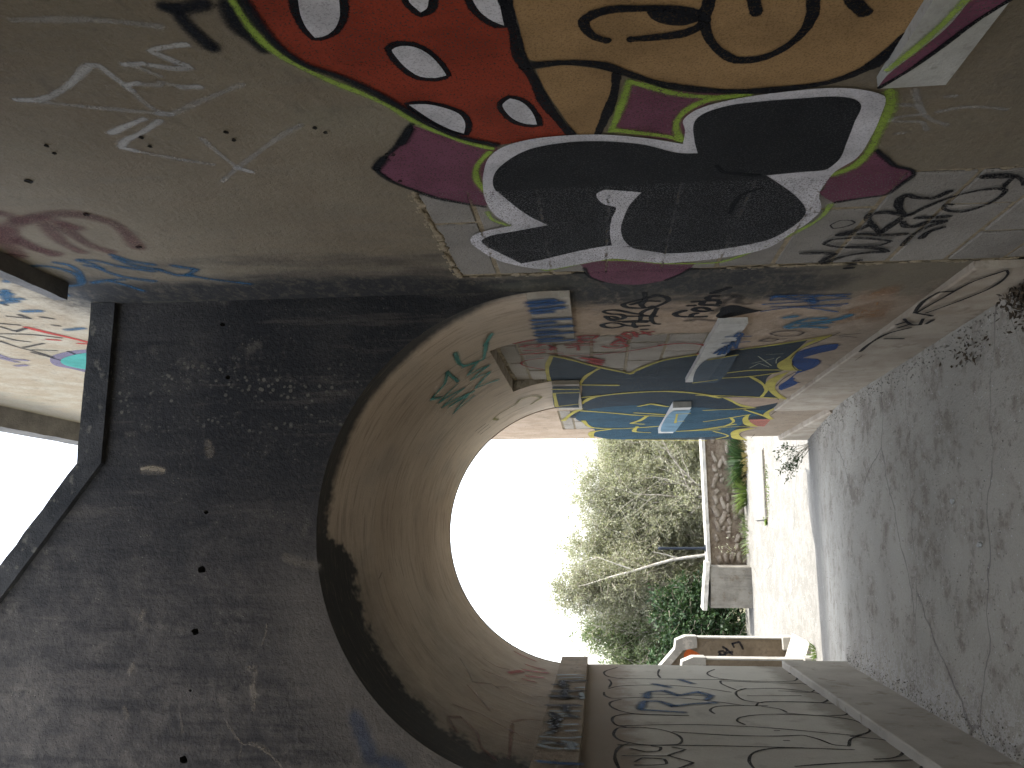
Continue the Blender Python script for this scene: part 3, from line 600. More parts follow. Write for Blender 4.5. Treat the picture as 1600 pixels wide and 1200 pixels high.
  ('R','s','black',0.028,0,0,[(4.008,1.55),(4.015,1.489),(4.02,1.443)]),
  ('R','s','black',0.028,0,0,[(4.013,1.504),(4.07,1.501),(4.119,1.489)]),
  ('R','s','black',0.028,0,0,[(4.088,1.429),(4.093,1.485),(4.077,1.532),(4.025,1.582),(4.011,1.616),(4.029,1.646),(4.053,1.659),(4.097,1.64),(4.116,1.609),(4.104,1.575),(4.075,1.548)]),
  ('R','s','black',0.028,0,0,[(4.165,1.456),(4.163,1.429)]),
  ('R','s','black',0.034,0,0,[(3.824,1.275),(3.849,1.302),(3.882,1.316),(3.925,1.295),(3.936,1.249),(3.941,1.206),(3.939,1.167)]),
  ('R','s','black',0.034,0,0,[(3.878,1.215),(3.891,1.232),(3.932,1.236)]),
  ('R','s','black',0.034,0,0,[(3.675,1.252),(3.672,1.231)]),
  ('R','s','black',0.034,0,0,[(3.737,1.265),(3.737,1.244)]),
  ('R','s','black',0.034,0,0,[(3.831,1.154),(3.845,1.181),(3.836,1.215),(3.811,1.235),(3.779,1.227),(3.777,1.196),(3.807,1.169)]),
  ('R','s','black',0.034,0,0,[(3.751,1.136),(3.737,1.166),(3.733,1.201),(3.716,1.212),(3.67,1.203),(3.663,1.17),(3.676,1.14),(3.719,1.134)]),
  ('R','s','black',0.034,0,0,[(3.593,1.16),(3.591,1.185),(3.619,1.198),(3.651,1.183),(3.655,1.149)]),
  ('R','s','black',0.034,0,0,[(3.542,1.186),(3.507,1.153),(3.472,1.126)]),
  ('R','s','blackfaint',0.05,0,0,[(3.884,1.141),(3.817,1.126),(3.721,1.111)]),
  ('R','s','blackfaint',0.05,0,0,[(3.689,1.116),(3.65,1.102),(3.611,1.089)]),
  ('R','s','blackfaint',0.05,0,0,[(3.614,1.149),(3.587,1.131),(3.581,1.093),(3.635,1.052),(3.696,1.058),(3.737,1.018),(3.734,0.993)]),
  ('R','s','blackfaint',0.05,0,0,[(4.009,1.25),(4.011,1.225),(3.983,1.207),(4,1.162),(4.023,1.116),(4.016,1.071)]),
  ('R','f','black',0,0,1,[(3.933,1.118),(3.887,1.114),(3.853,1.11),(3.819,1.115),(3.776,1.106),(3.748,1.079),(3.755,1.046),(3.798,1.002),(3.835,0.958),(3.851,0.914),(3.872,0.93),(3.912,0.982),(3.953,1.035),(3.979,1.074),(3.97,1.102)]),
 ],
 'red_scribbles': [
  ('R','s','redtag',0.035,1,0,[(4.397,2.134),(4.354,2.073),(4.317,2.008)]),
  ('R','s','redtag',0.035,1,0,[(4.478,2.105),(4.437,2.043),(4.443,1.991),(4.487,2.015),(4.487,2.084)]),
  ('R','s','redtag',0.035,1,0,[(4.443,1.991),(4.434,1.969)]),
  ('R','s','redtag',0.035,1,0,[(4.576,2.092),(4.564,1.977)]),
  ('R','s','redtag',0.035,1,0,[(4.674,2.12),(4.658,2.033),(4.625,1.981)]),
  ('R','s','redtag',0.035,1,0,[(4.459,1.949),(4.546,1.912),(4.579,1.951),(4.497,1.925)]),
  ('R','s','redtag',0.035,1,0,[(4.265,1.681),(4.317,1.697),(4.321,1.768),(4.276,1.782),(4.255,1.736),(4.265,1.681)]),
  ('R','s','redtag',0.035,1,0,[(4.385,1.785),(4.406,1.697)]),
  ('R','s','redtag',0.035,1,0,[(4.352,1.779),(4.411,1.759),(4.439,1.812)]),
  ('R','s','redtag',0.035,1,0,[(4.458,1.855),(4.474,1.813),(4.473,1.713)]),
  ('R','s','redtag',0.035,1,0,[(4.529,1.847),(4.5,1.787),(4.596,1.789)]),
  ('R','s','redtag',0.035,1,0,[(4.515,1.653),(4.554,1.623),(4.561,1.554),(4.518,1.518),(4.456,1.546),(4.451,1.598),(4.484,1.608),(4.512,1.571)]),
  ('R','s','redtag',0.035,1,0,[(4.428,1.594),(4.365,1.559),(4.424,1.532)]),
  ('R','s','redtag',0.035,1,0,[(4.298,1.581),(4.367,1.539),(4.338,1.504),(4.292,1.536),(4.299,1.571)]),
  ('R','s','redtag',0.035,1,0,[(4.248,1.552),(4.209,1.529),(4.223,1.494),(4.267,1.472),(4.296,1.501),(4.259,1.542)]),
  ('R','s','redtag',0.035,1,0,[(4.202,1.5),(4.309,1.475)]),
  ('R','s','redtag',0.035,1,0,[(4.248,1.453),(4.203,1.397)]),
  ('R','s','redtag',0.035,1,0,[(4.196,1.456),(4.274,1.407)]),
  ('R','s','redtag',0.06,1,0,[(4.803,1.772),(4.879,1.705),(4.953,1.659)]),
  ('R','s','redtag',0.06,1,0,[(4.917,1.734),(5.01,1.664)]),
  ('R','s','redtag',0.06,1,0,[(4.836,1.721),(4.898,1.653)]),
  ('R','s','redtag',0.022,1,0,[(4.784,1.997),(4.823,2.085),(4.874,2.129),(4.943,2.142),(5.035,2.102),(5.119,2.024)]),
  ('R','s','redtag',0.022,1,0,[(4.736,1.832),(4.727,1.704),(4.675,1.567),(4.62,1.461),(4.505,1.31)]),
  ('R','s','redtag',0.022,1,0,[(4.673,1.956),(4.662,1.879)]),
  ('R','s','redtag',0.022,1,0,[(4.738,1.887),(4.737,1.82)]),
  ('R','s','redtag',0.03,1,0,[(4.517,1.344),(4.484,1.217),(4.535,1.108),(4.658,1.067),(4.78,1.106)]),
 ],
 'slate_blue_mural': [
  ('R','f','slate',0,0,1,[(4.732,1.947),(4.772,1.9),(5.033,1.715),(5.232,1.554),(5.35,1.449),(5.186,1.416),(4.929,1.288),(4.833,1.173),(4.775,1.07),(4.68,0.87),(4.57,0.709),(4.496,0.557),(4.665,0.558),(4.953,0.561),(5.1,0.571),(5.287,0.489),(5.47,0.554),(5.874,0.509),(6.118,0.426),(6.384,0.321),(6.833,0.248),(7.3,0.25),(7.593,0.121),(7.655,0.313),(7.87,0.327),(8.16,0.219),(8.344,0.322),(8.824,0.292),(9.187,0.175),(9.03,1.536),(8.716,1.721),(8.236,1.706),(7.839,1.801),(7.447,1.778),(7.307,1.928),(7.002,1.891),(6.726,1.815),(6.219,1.805),(5.68,1.808),(5.609,2.012)]),
  ('R','f','blueteal',0,1,1,[(7.313,1.877),(6.87,1.77),(6.669,1.419),(6.7,1.138),(7.009,0.534),(7.075,0.262),(7.297,0.272),(7.524,0.369),(7.869,0.339),(8.444,0.338),(8.881,0.283),(9.03,1.536),(8.716,1.721),(8.236,1.706),(7.748,1.799)]),
  ('R','f','walltan',0,2,1,[(6.338,0.736),(6.443,0.328),(6.635,0.269),(6.881,0.427),(6.666,0.559)]),
  ('R','f','redfade',0,2,1,[(7.612,0.32),(7.592,0.133),(8.127,0.092),(8.069,0.187)]),
  ('R','s','brightblue',0.05,1,0,[(4.887,0.52),(4.674,0.458),(4.64,0.364)]),
  ('R','s','brightblue',0.05,1,0,[(4.991,0.482),(5.038,0.374),(5.257,0.348),(5.406,0.402)]),
  ('R','s','brightblue',0.05,1,0,[(5.615,0.385),(6.03,0.376)]),
  ('R','s','brightblue',0.05,1,0,[(5.84,0.367),(5.776,0.317)]),
  ('R','f','brightblue',0,1,1,[(4.819,0.549),(4.617,0.441),(4.596,0.37),(4.747,0.348),(4.834,0.411),(4.958,0.476),(5.003,0.376),(5.257,0.348),(5.487,0.398),(5.659,0.375),(5.8,0.312),(6.081,0.365),(5.929,0.414),(5.655,0.407),(5.325,0.42),(5.131,0.493)]),
  ('R','f','yellow',0,3,1,[(4.365,0.463),(4.507,0.531),(4.708,0.561),(4.931,0.572),(5.12,0.588),(5.282,0.533),(5.335,0.403),(5.13,0.497),(4.952,0.533),(4.726,0.544),(4.565,0.517),(4.419,0.461)]),
  ('R','f','yellow',0,3,1,[(5.34,0.461),(5.475,0.508),(5.641,0.536),(5.822,0.525),(6.071,0.452),(6.404,0.316),(6.559,0.193),(6.13,0.381),(5.83,0.454),(5.563,0.466)]),
  ('R','f','yellow',0,3,1,[(6.287,0.77),(6.537,0.652),(6.862,0.488),(6.905,0.384),(6.679,0.556),(6.39,0.693)]),
  ('R','f','yellow',0,3,1,[(6.853,0.109),(6.866,0.22),(7.084,0.263),(7.369,0.243),(7.628,0.094),(7.337,0.199),(7.021,0.227),(6.928,0.178)]),
  ('R','f','yellow',0,3,1,[(7.267,0.374),(7.352,0.395),(7.659,0.374),(8.047,0.254),(8.12,0.151),(7.748,0.295),(7.429,0.361)]),
  ('R','f','yellow',0,3,1,[(8.219,0.156),(8.251,0.276),(8.451,0.337),(8.753,0.311),(9.143,0.204),(9.287,0.039),(8.871,0.197),(8.51,0.245)]),
  ('R','s','yellow',0.03,3,0,[(5.375,0.868),(5.294,0.708),(5.327,0.405)]),
  ('R','s','yellow',0.03,3,0,[(5.542,0.851),(5.499,0.672),(5.392,0.525)]),
  ('R','s','yellow',0.03,3,0,[(5.497,0.687),(5.725,0.576),(6.019,0.479),(6.333,0.453)]),
  ('R','s','yellow',0.03,3,0,[(6.214,0.947),(6.278,0.709),(6.435,0.282)]),
  ('R','s','yellow',0.03,3,0,[(6.991,0.799),(6.95,0.57),(6.903,0.404)]),
  ('R','s','yellow',0.03,3,0,[(7.701,0.712),(7.486,0.528),(7.281,0.376)]),
  ('R','s','yellow',0.03,3,0,[(8.321,0.635),(8.115,0.434),(8.096,0.212)]),
  ('R','s','yellow',0.03,3,0,[(4.674,0.877),(4.573,0.707),(4.415,0.492)]),
  ('R','s','yellow',0.03,3,0,[(6.995,0.465),(7.33,0.266),(7.608,0.13)]),
  ('R','s','yellow',0.03,3,0,[(7.45,0.513),(7.731,0.443),(8.066,0.475)]),
  ('R','s','yellow',0.03,3,0,[(8.429,0.528),(8.856,0.323),(9.119,0.41)]),
  ('R','s','yellow',0.03,3,0,[(5.659,2.006),(5.042,1.991),(4.732,1.947),(4.791,1.882),(5.033,1.715),(5.326,1.47)]),
  ('R','s','yellow',0.03,3,0,[(5.326,1.47),(5.165,1.417),(4.911,1.278),(4.774,1.078)]),
  ('R','s','yellow',0.03,3,0,[(5.68,1.808),(5.339,1.746),(5.137,1.676)]),
  ('R','s','yellow',0.045,3,0,[(6.527,1.811),(6.204,1.699),(6.054,1.451),(6.026,1.165),(6.154,0.936),(6.353,0.763)]),
  ('R','s','yellow',0.045,3,0,[(5.69,1.794),(5.733,1.546)]),
  ('R','s','yellow',0.045,3,0,[(6.219,1.805),(6.162,1.669)]),
  ('R','s','yellow',0.045,3,0,[(6.898,1.818),(7.039,1.584),(7.222,1.323),(7.297,1.094)]),
  ('R','s','yellow',0.045,3,0,[(7.509,1.812),(8.012,1.724),(8.117,1.473),(7.942,1.044)]),
  ('R','s','yellow',0.045,3,0,[(7.255,1.252),(7.566,1.306),(7.735,1.371),(7.804,1.258)]),
  ('R','s','yellow',0.045,3,0,[(7.986,1.305),(8.371,1.307),(8.47,1.162)]),
  ('R','s','yellow',0.045,3,0,[(6.702,1.348),(6.588,1.259),(6.748,1.121)]),
  ('R','s','yellow',0.045,3,0,[(7.064,1.364),(7.213,1.084)]),
  ('R','s','yellow',0.045,3,0,[(9.065,1.363),(9.259,0.508)]),
  ('R','s','yellow',0.045,3,0,[(7.489,1.992),(7.005,1.888),(6.788,1.816)]),
  ('R','s','yellow',0.045,3,0,[(8.41,0.968),(8.284,0.687),(7.901,0.4)]),
  ('R','s','yellow',0.045,3,0,[(8.387,0.891),(8.306,0.49)]),
  ('R','s','yellow',0.06,3,0,[(8.836,1.739),(8.324,1.722),(8.152,1.569)]),
  ('R','s','palescratch',0.01,3,0,[(4.862,0.75),(5.153,0.617)]),
  ('R','s','palescratch',0.01,3,0,[(5.067,0.748),(4.94,0.646)]),
  ('R','s','palescratch',0.01,3,0,[(5.214,0.737),(5.072,0.705),(5.189,0.625)]),
  ('R','s','palescratch',0.01,3,0,[(5.083,0.603),(4.942,0.625),(4.893,0.618)]),
  ('R','s','palescratch',0.01,3,0,[(4.817,0.711),(4.811,0.618)]),
  ('R','s','blackthin',0.012,4,0,[(5.022,0.517),(5.168,0.485),(5.326,0.412),(5.353,0.347)]),
  ('R','s','blackthin',0.012,4,0,[(4.95,0.547),(4.71,0.547),(4.511,0.493),(4.316,0.44)]),
  ('R','s','blackthin',0.012,4,0,[(4.378,0.466),(4.434,0.322)]),
  ('R','s','blackthin',0.012,4,0,[(4.383,0.422),(4.341,0.331)]),
  ('R','s','blackthin',0.012,4,0,[(5.878,0.441),(5.608,0.449),(5.364,0.426)]),
  ('R','s','blackthin',0.012,4,0,[(8.983,0.154),(8.66,0.232),(8.418,0.201),(8.337,0.088)]),
  ('R','s','blackthin',0.012,4,0,[(9.049,0.055),(8.729,0.075)]),
  ('R','s','blackthin',0.012,4,0,[(7.302,0.19),(7.026,0.187),(6.838,0.131)]),
 ],
 'blue_scribble': [
  ('R','s','bluesoft',0.03,0,0,[(3.662,0.915),(3.611,0.9),(3.66,0.811),(3.641,0.743),(3.619,0.589)]),
  ('R','s','bluesoft',0.03,0,0,[(3.745,0.932),(3.732,0.831),(3.716,0.725),(3.685,0.574)]),
  ('R','s','bluesoft',0.03,0,0,[(3.792,0.886),(3.8,0.779),(3.791,0.669),(3.775,0.559)]),
  ('R','s','bluesoft',0.03,0,0,[(3.865,0.917),(3.824,0.83),(3.81,0.758),(3.848,0.674),(3.914,0.562)]),
  ('R','s','bluesoft',0.03,0,0,[(3.683,0.911),(3.678,0.825),(3.702,0.728)]),
  ('R','s','bluesoft',0.03,0,0,[(3.809,0.702),(3.808,0.579)]),
  ('R','s','bluesoft',0.03,0,0,[(3.618,0.899),(3.614,0.75),(3.657,0.596)]),
  ('R','s','bluesoft',0.06,0,0,[(3.668,0.737),(3.752,0.709)]),
  ('R','s','bluesoft',0.06,0,0,[(3.623,0.909),(3.627,0.872)]),
  ('R','s','cyansoft',0.07,0,0,[(4.179,0.735),(4.082,0.707),(4.03,0.664),(4.03,0.589)]),
  ('R','s','cyansoft',0.07,0,0,[(4.206,0.716),(4.188,0.651),(4.217,0.537)]),
  ('R','s','cyansoft',0.07,0,0,[(4.116,0.687),(4.094,0.592),(4.053,0.524),(3.979,0.486)]),
  ('R','s','cyansoft',0.07,0,0,[(4.153,0.659),(4.115,0.547)]),
  ('R','s','cyansoft',0.07,0,0,[(3.994,0.778),(3.975,0.74)]),
  ('R','s','orangefaint',0.12,0,0,[(3.917,0.504),(3.861,0.482)]),
  ('R','s','orangefaint',0.12,0,0,[(3.923,0.445),(3.92,0.408),(3.901,0.376)]),
  ('R','s','orangefaint',0.12,0,0,[(4.105,0.49),(4.045,0.455),(4.002,0.421)]),
  ('R','s','orangefaint',0.12,0,0,[(4.047,0.435),(3.984,0.369)]),
  ('R','s','orangefaint',0.12,0,0,[(3.707,0.492),(3.617,0.484),(3.584,0.442)]),
  ('R','s','orangefaint',0.12,0,0,[(3.674,0.43),(3.536,0.438)]),
  ('R','s','orangefaint',0.12,0,0,[(3.808,0.442),(3.788,0.376)]),
  ('R','s','orangefaint',0.12,0,0,[(4.088,0.348),(3.86,0.359)]),
  ('R','s','orangeline',0.014,1,0,[(3.917,0.506),(3.88,0.503),(3.853,0.484)]),
  ('R','s','orangeline',0.014,1,0,[(3.933,0.495),(3.912,0.482)]),
  ('R','s','orangeline',0.014,1,0,[(3.938,0.444),(3.894,0.448),(3.911,0.426)]),
  ('R','s','orangeline',0.014,1,0,[(3.927,0.413),(3.901,0.376)]),
  ('R','s','orangeline',0.014,1,0,[(3.966,0.44),(3.965,0.409),(3.984,0.369)]),
  ('R','s','orangeline',0.014,1,0,[(4.039,0.438),(4.01,0.419)]),
  ('R','s','orangeline',0.014,1,0,[(4.042,0.476),(4.004,0.467)]),
  ('R','s','orangeline',0.014,1,0,[(3.641,0.498),(3.604,0.488),(3.588,0.462)]),
  ('R','s','orangeline',0.014,1,0,[(3.767,0.444),(3.754,0.43),(3.797,0.42)]),
  ('R','s','blackthin',0.024,0,1,[(4.317,0.79),(4.269,0.757),(4.265,0.674),(4.309,0.622),(4.373,0.637),(4.377,0.722)]),
  ('R','s','blackthin',0.024,0,1,[(4.476,0.815),(4.411,0.777),(4.45,0.719),(4.498,0.748)]),
  ('R','s','blackthin',0.01,0,0,[(4.458,0.731),(4.487,0.636)]),
 ],
 'plinth_tag': [
  ('P','s','black',0.02,0,0,[(4.651,0.242),(4.388,0.249),(4.219,0.225),(4.124,0.162)]),
  ('P','s','black',0.02,0,0,[(4.349,0.207),(4.359,0.114)]),
  ('P','s','black',0.02,0,0,[(4.056,0.251),(4.003,0.223),(4.044,0.191),(4.118,0.221)]),
  ('P','s','black',0.02,0,0,[(3.944,0.253),(4.065,0.174),(4.069,0.136),(3.954,0.164)]),
  ('P','s','black',0.02,0,0,[(3.839,0.245),(3.64,0.275),(3.507,0.26),(3.498,0.212)]),
  ('P','s','black',0.02,0,0,[(3.839,0.241),(3.902,0.143)]),
  ('P','s','black',0.02,0,0,[(4.052,0.114),(3.978,0.11)]),
  ('P','s','black',0.013,0,0,[(3.84,0.236),(3.585,0.213),(3.363,0.185),(3.231,0.124),(3.27,0.099),(3.456,0.076),(3.626,0.115),(3.845,0.191)]),
  ('P','s','blackthin',0.007,0,0,[(5.778,0.196),(5.747,0.125),(5.743,0.021)]),
  ('P','s','blackthin',0.007,0,0,[(5.523,0.158),(5.469,0.023)]),
  ('P','s','blackthin',0.007,0,0,[(5.252,0.182),(5.203,0.053)]),
  ('P','s','blackthin',0.007,0,0,[(4.893,0.197),(4.758,0.199)]),
 ],
 'corbel_paint': [
  ('K','s','bluetag',0.075,0,0,[(3.495,1.976),(3.468,1.877)]),
  ('K','s','bluetag',0.075,0,0,[(3.547,1.973),(3.509,1.844)]),
  ('K','s','bluetag',0.075,0,0,[(3.626,1.972),(3.587,1.841)]),
  ('K','s','bluetag',0.075,0,0,[(3.668,1.964),(3.654,1.894)]),
  ('K','s','bluetag',0.075,0,0,[(3.795,1.978),(3.783,1.819)]),
  ('K','s','bluetag',0.075,0,0,[(3.87,1.979),(3.849,1.897)]),
  ('K','s','bluetag',0.075,0,0,[(3.948,1.985),(3.919,1.812)]),
  ('K','s','bluetag',0.075,0,0,[(4.029,1.979),(4.022,1.891)]),
  ('K','s','bluetag',0.075,0,0,[(4.096,1.984),(4.047,1.812)]),
  ('K','s','bluetag',0.075,0,0,[(4.183,1.982),(4.16,1.873)]),
  ('K','s','bluetag',0.075,0,0,[(4.237,1.977),(4.212,1.813)]),
 ],
 'far_corbel_paint': [
  ('K','f','slate',0,0,1,[(5.569,1.988),(5.589,1.811),(6.336,1.828),(6.53,1.827),(6.509,2.013)]),
  ('K','s','yellow',0.03,1,0,[(5.669,1.989),(5.688,1.813)]),
  ('K','s','yellow',0.03,1,0,[(5.825,1.993),(5.818,1.816)]),
  ('K','s','yellow',0.03,1,0,[(5.852,1.99),(6.445,2)]),
  ('K','s','yellow',0.03,1,0,[(6.445,2),(6.336,1.828)]),
 ],
 'sill_paint': [
  ('K','s','bluetag',0.03,0,0,[(4.631,1.032),(4.494,1.004),(4.676,1.004),(4.456,0.992),(4.657,0.98),(4.419,0.981),(4.618,0.96)]),
  ('K','s','bluetag',0.03,0,0,[(4.497,0.969),(4.346,0.976),(4.501,0.935),(4.277,0.954)]),
  ('K','s','bluetag',0.03,0,0,[(4.276,0.962),(4.173,0.955),(4.154,0.974),(4.238,0.985)]),
  ('K','s','bluetag',0.03,0,0,[(4.378,1.021),(4.355,0.892)]),
  ('K','s','bluetag',0.03,0,0,[(4.532,1.015),(4.505,0.9)]),
  ('K','s','bluetag',0.03,0,0,[(4.234,1.025),(4.23,0.906)]),
  ('K','f','slatelight',0,0,1,[(4.796,1.047),(4.674,0.9),(5.28,0.878),(5.545,0.902),(5.552,1.048)]),
  ('K','s','yellow',0.02,1,0,[(4.796,1.047),(4.674,0.9)]),
  ('K','s','yellow',0.02,1,0,[(5.529,1.05),(5.43,0.909)]),
 ],
 'far_sill_paint': [
  ('W','f','bluepale',0,0,1,[(6.651,1.078),(6.632,0.944),(8.024,0.945),(8.01,1.073)]),
  ('W','s','yellow',0.022,1,0,[(6.833,1.026),(6.807,0.936)]),
  ('W','s','yellow',0.022,1,0,[(7.296,1.01),(7.263,0.942)]),
  ('W','s','yellow',0.022,1,0,[(6.832,1.036),(7.38,1.002)]),
 ],
 'teal_scribble': [
  ('B','s','tealtag',0.04,0,0,[(3.962,0.538),(4.271,0.54),(4.346,0.474)]),
  ('B','s','tealtag',0.04,0,0,[(4.282,0.552),(4.347,0.436),(4.073,0.377)]),
  ('B','s','tealtag',0.04,0,0,[(4.346,0.474),(4.485,0.559),(4.524,0.432),(4.62,0.562),(4.681,0.445),(4.856,0.569),(4.964,0.43)]),
  ('B','s','tealtag',0.04,0,0,[(4.178,0.632),(4.482,0.623)]),
  ('B','s','tealtag',0.04,0,0,[(4.178,0.632),(4.344,0.692),(4.383,0.796),(4.506,0.755)]),
  ('B','s','tealtag',0.04,0,0,[(4.519,0.641),(4.559,0.781),(4.694,0.62),(4.692,0.79),(4.903,0.589),(4.804,0.766),(4.908,0.638),(5.014,0.777),(5.012,0.609)]),
  ('B','s','tealtag',0.04,0,0,[(4.09,0.389),(3.938,0.333)]),
 ],
 'olive_squiggle': [
  ('B','s','olive',0.035,0,0,[(6.182,0.312),(6.034,0.226),(5.868,0.286),(5.851,0.369),(5.969,0.432),(5.971,0.553),(6.006,0.607),(6.152,0.592)]),
  ('B','s','blackthin',0.02,0,0,[(5.93,0.768),(5.971,0.682)]),
  ('B','s','blackthin',0.02,0,0,[(6.039,0.766),(6.075,0.669)]),
  ('B','s','blackthin',0.02,0,0,[(6.153,0.763),(6.193,0.673)]),
 ],
 'pink_smear': [
  ('B','s','pink',0.06,0,0,[(5.598,2.712),(5.838,2.778)]),
  ('B','s','pink',0.06,0,0,[(6.14,2.786),(6.179,2.913)]),
  ('B','s','pink',0.06,0,0,[(5.916,2.783),(6.081,2.943)]),
  ('B','s','pink',0.06,0,0,[(5.737,2.822),(5.853,2.924)]),
  ('B','s','pink',0.06,0,0,[(5.593,2.813),(5.621,2.886)]),
  ('B','s','pink',0.06,0,0,[(6.431,2.668),(6.425,2.823)]),
  ('B','s','maroonthin',0.024,0,0,[(5.555,2.525),(5.577,2.621),(5.697,2.7)]),
  ('B','s','maroonthin',0.024,0,0,[(5.245,2.564),(5.388,2.725),(5.495,2.927)]),
  ('B','s','maroonthin',0.024,0,0,[(4.838,2.577),(5.046,2.662),(4.965,2.823),(4.907,2.941)]),
  ('B','s','maroonthin',0.024,0,0,[(4.686,2.562),(4.539,2.686),(4.448,2.737)]),
  ('B','s','maroonthin',0.024,0,0,[(4.187,2.571),(4.302,2.705),(4.219,2.883),(4.129,2.985)]),
  ('B','s','maroonthin',0.024,0,0,[(5.032,2.695),(5.188,2.759),(5.143,2.903),(5.21,2.957)]),
  ('B','s','maroonthin',0.03,0,0,[(3.955,2.592),(4.074,2.638),(3.976,2.731),(3.784,2.791),(3.68,2.87)]),
  ('B','s','maroonthin',0.03,0,0,[(4.403,2.863),(4.53,2.919),(4.583,2.991)]),
  ('B','s','maroonthin',0.03,0,0,[(3.934,2.597),(3.829,2.66)]),
  ('B','s','maroonthin',0.03,0,0,[(4.371,2.867),(3.757,2.917)]),
  ('B','s','chalkfaint',0.02,0,0,[(5.089,2.423),(4.97,2.508),(4.815,2.571)]),
  ('B','s','chalkfaint',0.02,0,0,[(4.667,2.617),(4.51,2.71),(4.533,2.779)]),
  ('B','s','chalkfaint',0.012,0,0,[(4.602,1.736),(4.59,1.805)]),
  ('B','s','chalkfaint',0.012,0,0,[(4.752,1.731),(4.779,1.777)]),
  ('B','s','chalkfaint',0.012,0,0,[(4.848,1.733),(4.868,1.789),(4.885,1.837)]),
  ('B','s','chalkfaint',0.012,0,0,[(4.423,1.798),(4.334,1.828)]),
 ],
 'line_lettering': [
  ('L','s','blackline',0.016,0,0,[(6.464,1.271),(6.244,1.296),(6.091,1.29)]),
  ('L','s','blackline',0.016,0,0,[(6.528,1.576),(6.373,1.658),(6.263,1.676),(6.109,1.644),(6.037,1.563)]),
  ('L','s','blackline',0.016,0,0,[(5.99,1.645),(5.867,1.631),(5.685,1.649)]),
  ('L','s','blackline',0.016,0,0,[(5.641,1.65),(5.735,1.586),(5.804,1.318),(5.737,1.078),(5.586,0.889)]),
  ('L','s','blackline',0.016,0,0,[(5.512,1.681),(5.392,1.675),(5.318,1.639),(5.359,1.451),(5.358,1.207),(5.264,1.021),(5.17,0.885)]),
  ('L','s','blackline',0.016,0,0,[(5.286,1.583),(5.206,1.641),(5.099,1.65),(4.967,1.605),(4.878,1.515),(4.855,1.231)]),
  ('L','s','blackline',0.016,0,0,[(4.855,1.231),(4.869,1.411),(4.867,1.568),(4.805,1.628),(4.684,1.643),(4.572,1.614),(4.548,1.578)]),
  ('L','s','blackline',0.016,0,0,[(4.541,1.481),(4.523,1.615),(4.435,1.638),(4.333,1.637),(4.24,1.599),(4.18,1.49),(4.208,1.343),(4.29,1.318),(4.412,1.336),(4.51,1.411),(4.541,1.481)]),
  ('L','s','blackline',0.016,0,0,[(4.573,1.602),(4.632,1.279),(4.61,0.918),(4.508,0.587),(4.468,0.473)]),
  ('L','s','blackline',0.016,0,0,[(4.463,1.343),(4.412,1.069),(4.419,0.838),(4.445,0.718),(4.376,0.667),(4.263,0.619),(4.246,0.559),(4.391,0.506),(4.472,0.438)]),
  ('L','s','blackline',0.016,0,0,[(4.168,1.624),(4.193,1.212),(4.192,0.885),(4.179,0.557)]),
  ('L','s','blackline',0.016,0,0,[(3.738,1.629),(3.97,1.644),(4.146,1.613),(4.195,1.578)]),
  ('L','s','blackline',0.016,0,0,[(6.501,0.869),(6.329,0.942),(6.175,0.929),(6.063,0.847),(6.012,0.57),(6.046,0.405),(6.228,0.34),(6.382,0.363)]),
  ('L','s','blackline',0.016,0,0,[(5.673,0.845),(5.888,0.904),(6.001,0.896),(5.991,0.795),(5.962,0.595),(5.937,0.368),(5.763,0.334),(5.631,0.396),(5.655,0.581)]),
  ('L','s','blackline',0.016,0,0,[(5.722,0.777),(5.631,0.844),(5.467,0.871),(5.317,0.846),(5.252,0.761)]),
  ('L','s','blackline',0.016,0,0,[(5.702,0.811),(5.742,0.563),(5.594,0.362),(5.439,0.337),(5.299,0.408),(5.291,0.726),(5.25,0.782),(5.163,0.811)]),
  ('L','s','blackline',0.016,0,0,[(5.145,0.781),(5.085,0.7),(5.001,0.678)]),
  ('L','s','blackline',0.016,0,0,[(5.473,0.805),(5.503,0.484)]),
  ('L','s','blackline',0.016,0,0,[(4.919,1.081),(5.015,1.092),(5.121,1.041),(5.169,0.898),(5.168,0.75)]),
  ('L','s','blackline',0.016,0,0,[(5.274,0.757),(5.311,0.515),(5.254,0.352),(5.086,0.326),(4.953,0.376),(4.925,0.542),(4.975,0.684)]),
  ('L','s','blackline',0.016,0,0,[(4.661,0.963),(4.745,0.987),(4.838,0.953),(4.927,0.797),(4.925,0.542),(4.832,0.379),(4.664,0.345),(4.555,0.372),(4.454,0.465)]),
  ('L','s','blackline',0.016,0,0,[(4.442,0.492),(4.381,0.354),(4.223,0.331),(4.111,0.369),(4.044,0.433),(4.016,0.513)]),
  ('L','s','blackline',0.016,0,0,[(3.791,1.066),(3.944,1.064),(4.093,1.011),(4.166,0.923),(4.189,0.778)]),
  ('L','s','blackline',0.016,0,0,[(3.864,0.884),(3.916,0.742),(3.975,0.526),(4.023,0.309),(3.997,0.299),(3.895,0.366)]),
  ('L','s','blackline',0.016,0,0,[(6.037,1.563),(6.051,0.977),(6.063,0.847)]),
  ('L','s','blackline',0.016,0,0,[(5.476,1.459),(5.454,1.01)]),
  ('L','s','blackline',0.016,0,0,[(4.105,1.57),(4.047,1.497),(4.074,1.442),(4.141,1.431),(4.16,1.469)]),
  ('L','s','blackline',0.016,0,0,[(3.819,1.561),(3.827,1.48),(3.851,1.427),(3.929,1.431),(3.94,1.524),(3.877,1.558)]),
  ('L','s','blackline',0.016,0,0,[(4.146,1.376),(4.107,1.32),(3.992,1.405),(3.881,1.312),(3.799,1.371),(3.759,1.405)]),
  ('L','s','blackline',0.016,0,0,[(3.973,1.607),(3.984,1.406)]),
  ('L','s','blackline',0.016,0,0,[(4.532,0.834),(4.534,0.816)]),
  ('L','s','blackline',0.016,0,0,[(4.322,0.834),(4.324,0.813)]),
 ],
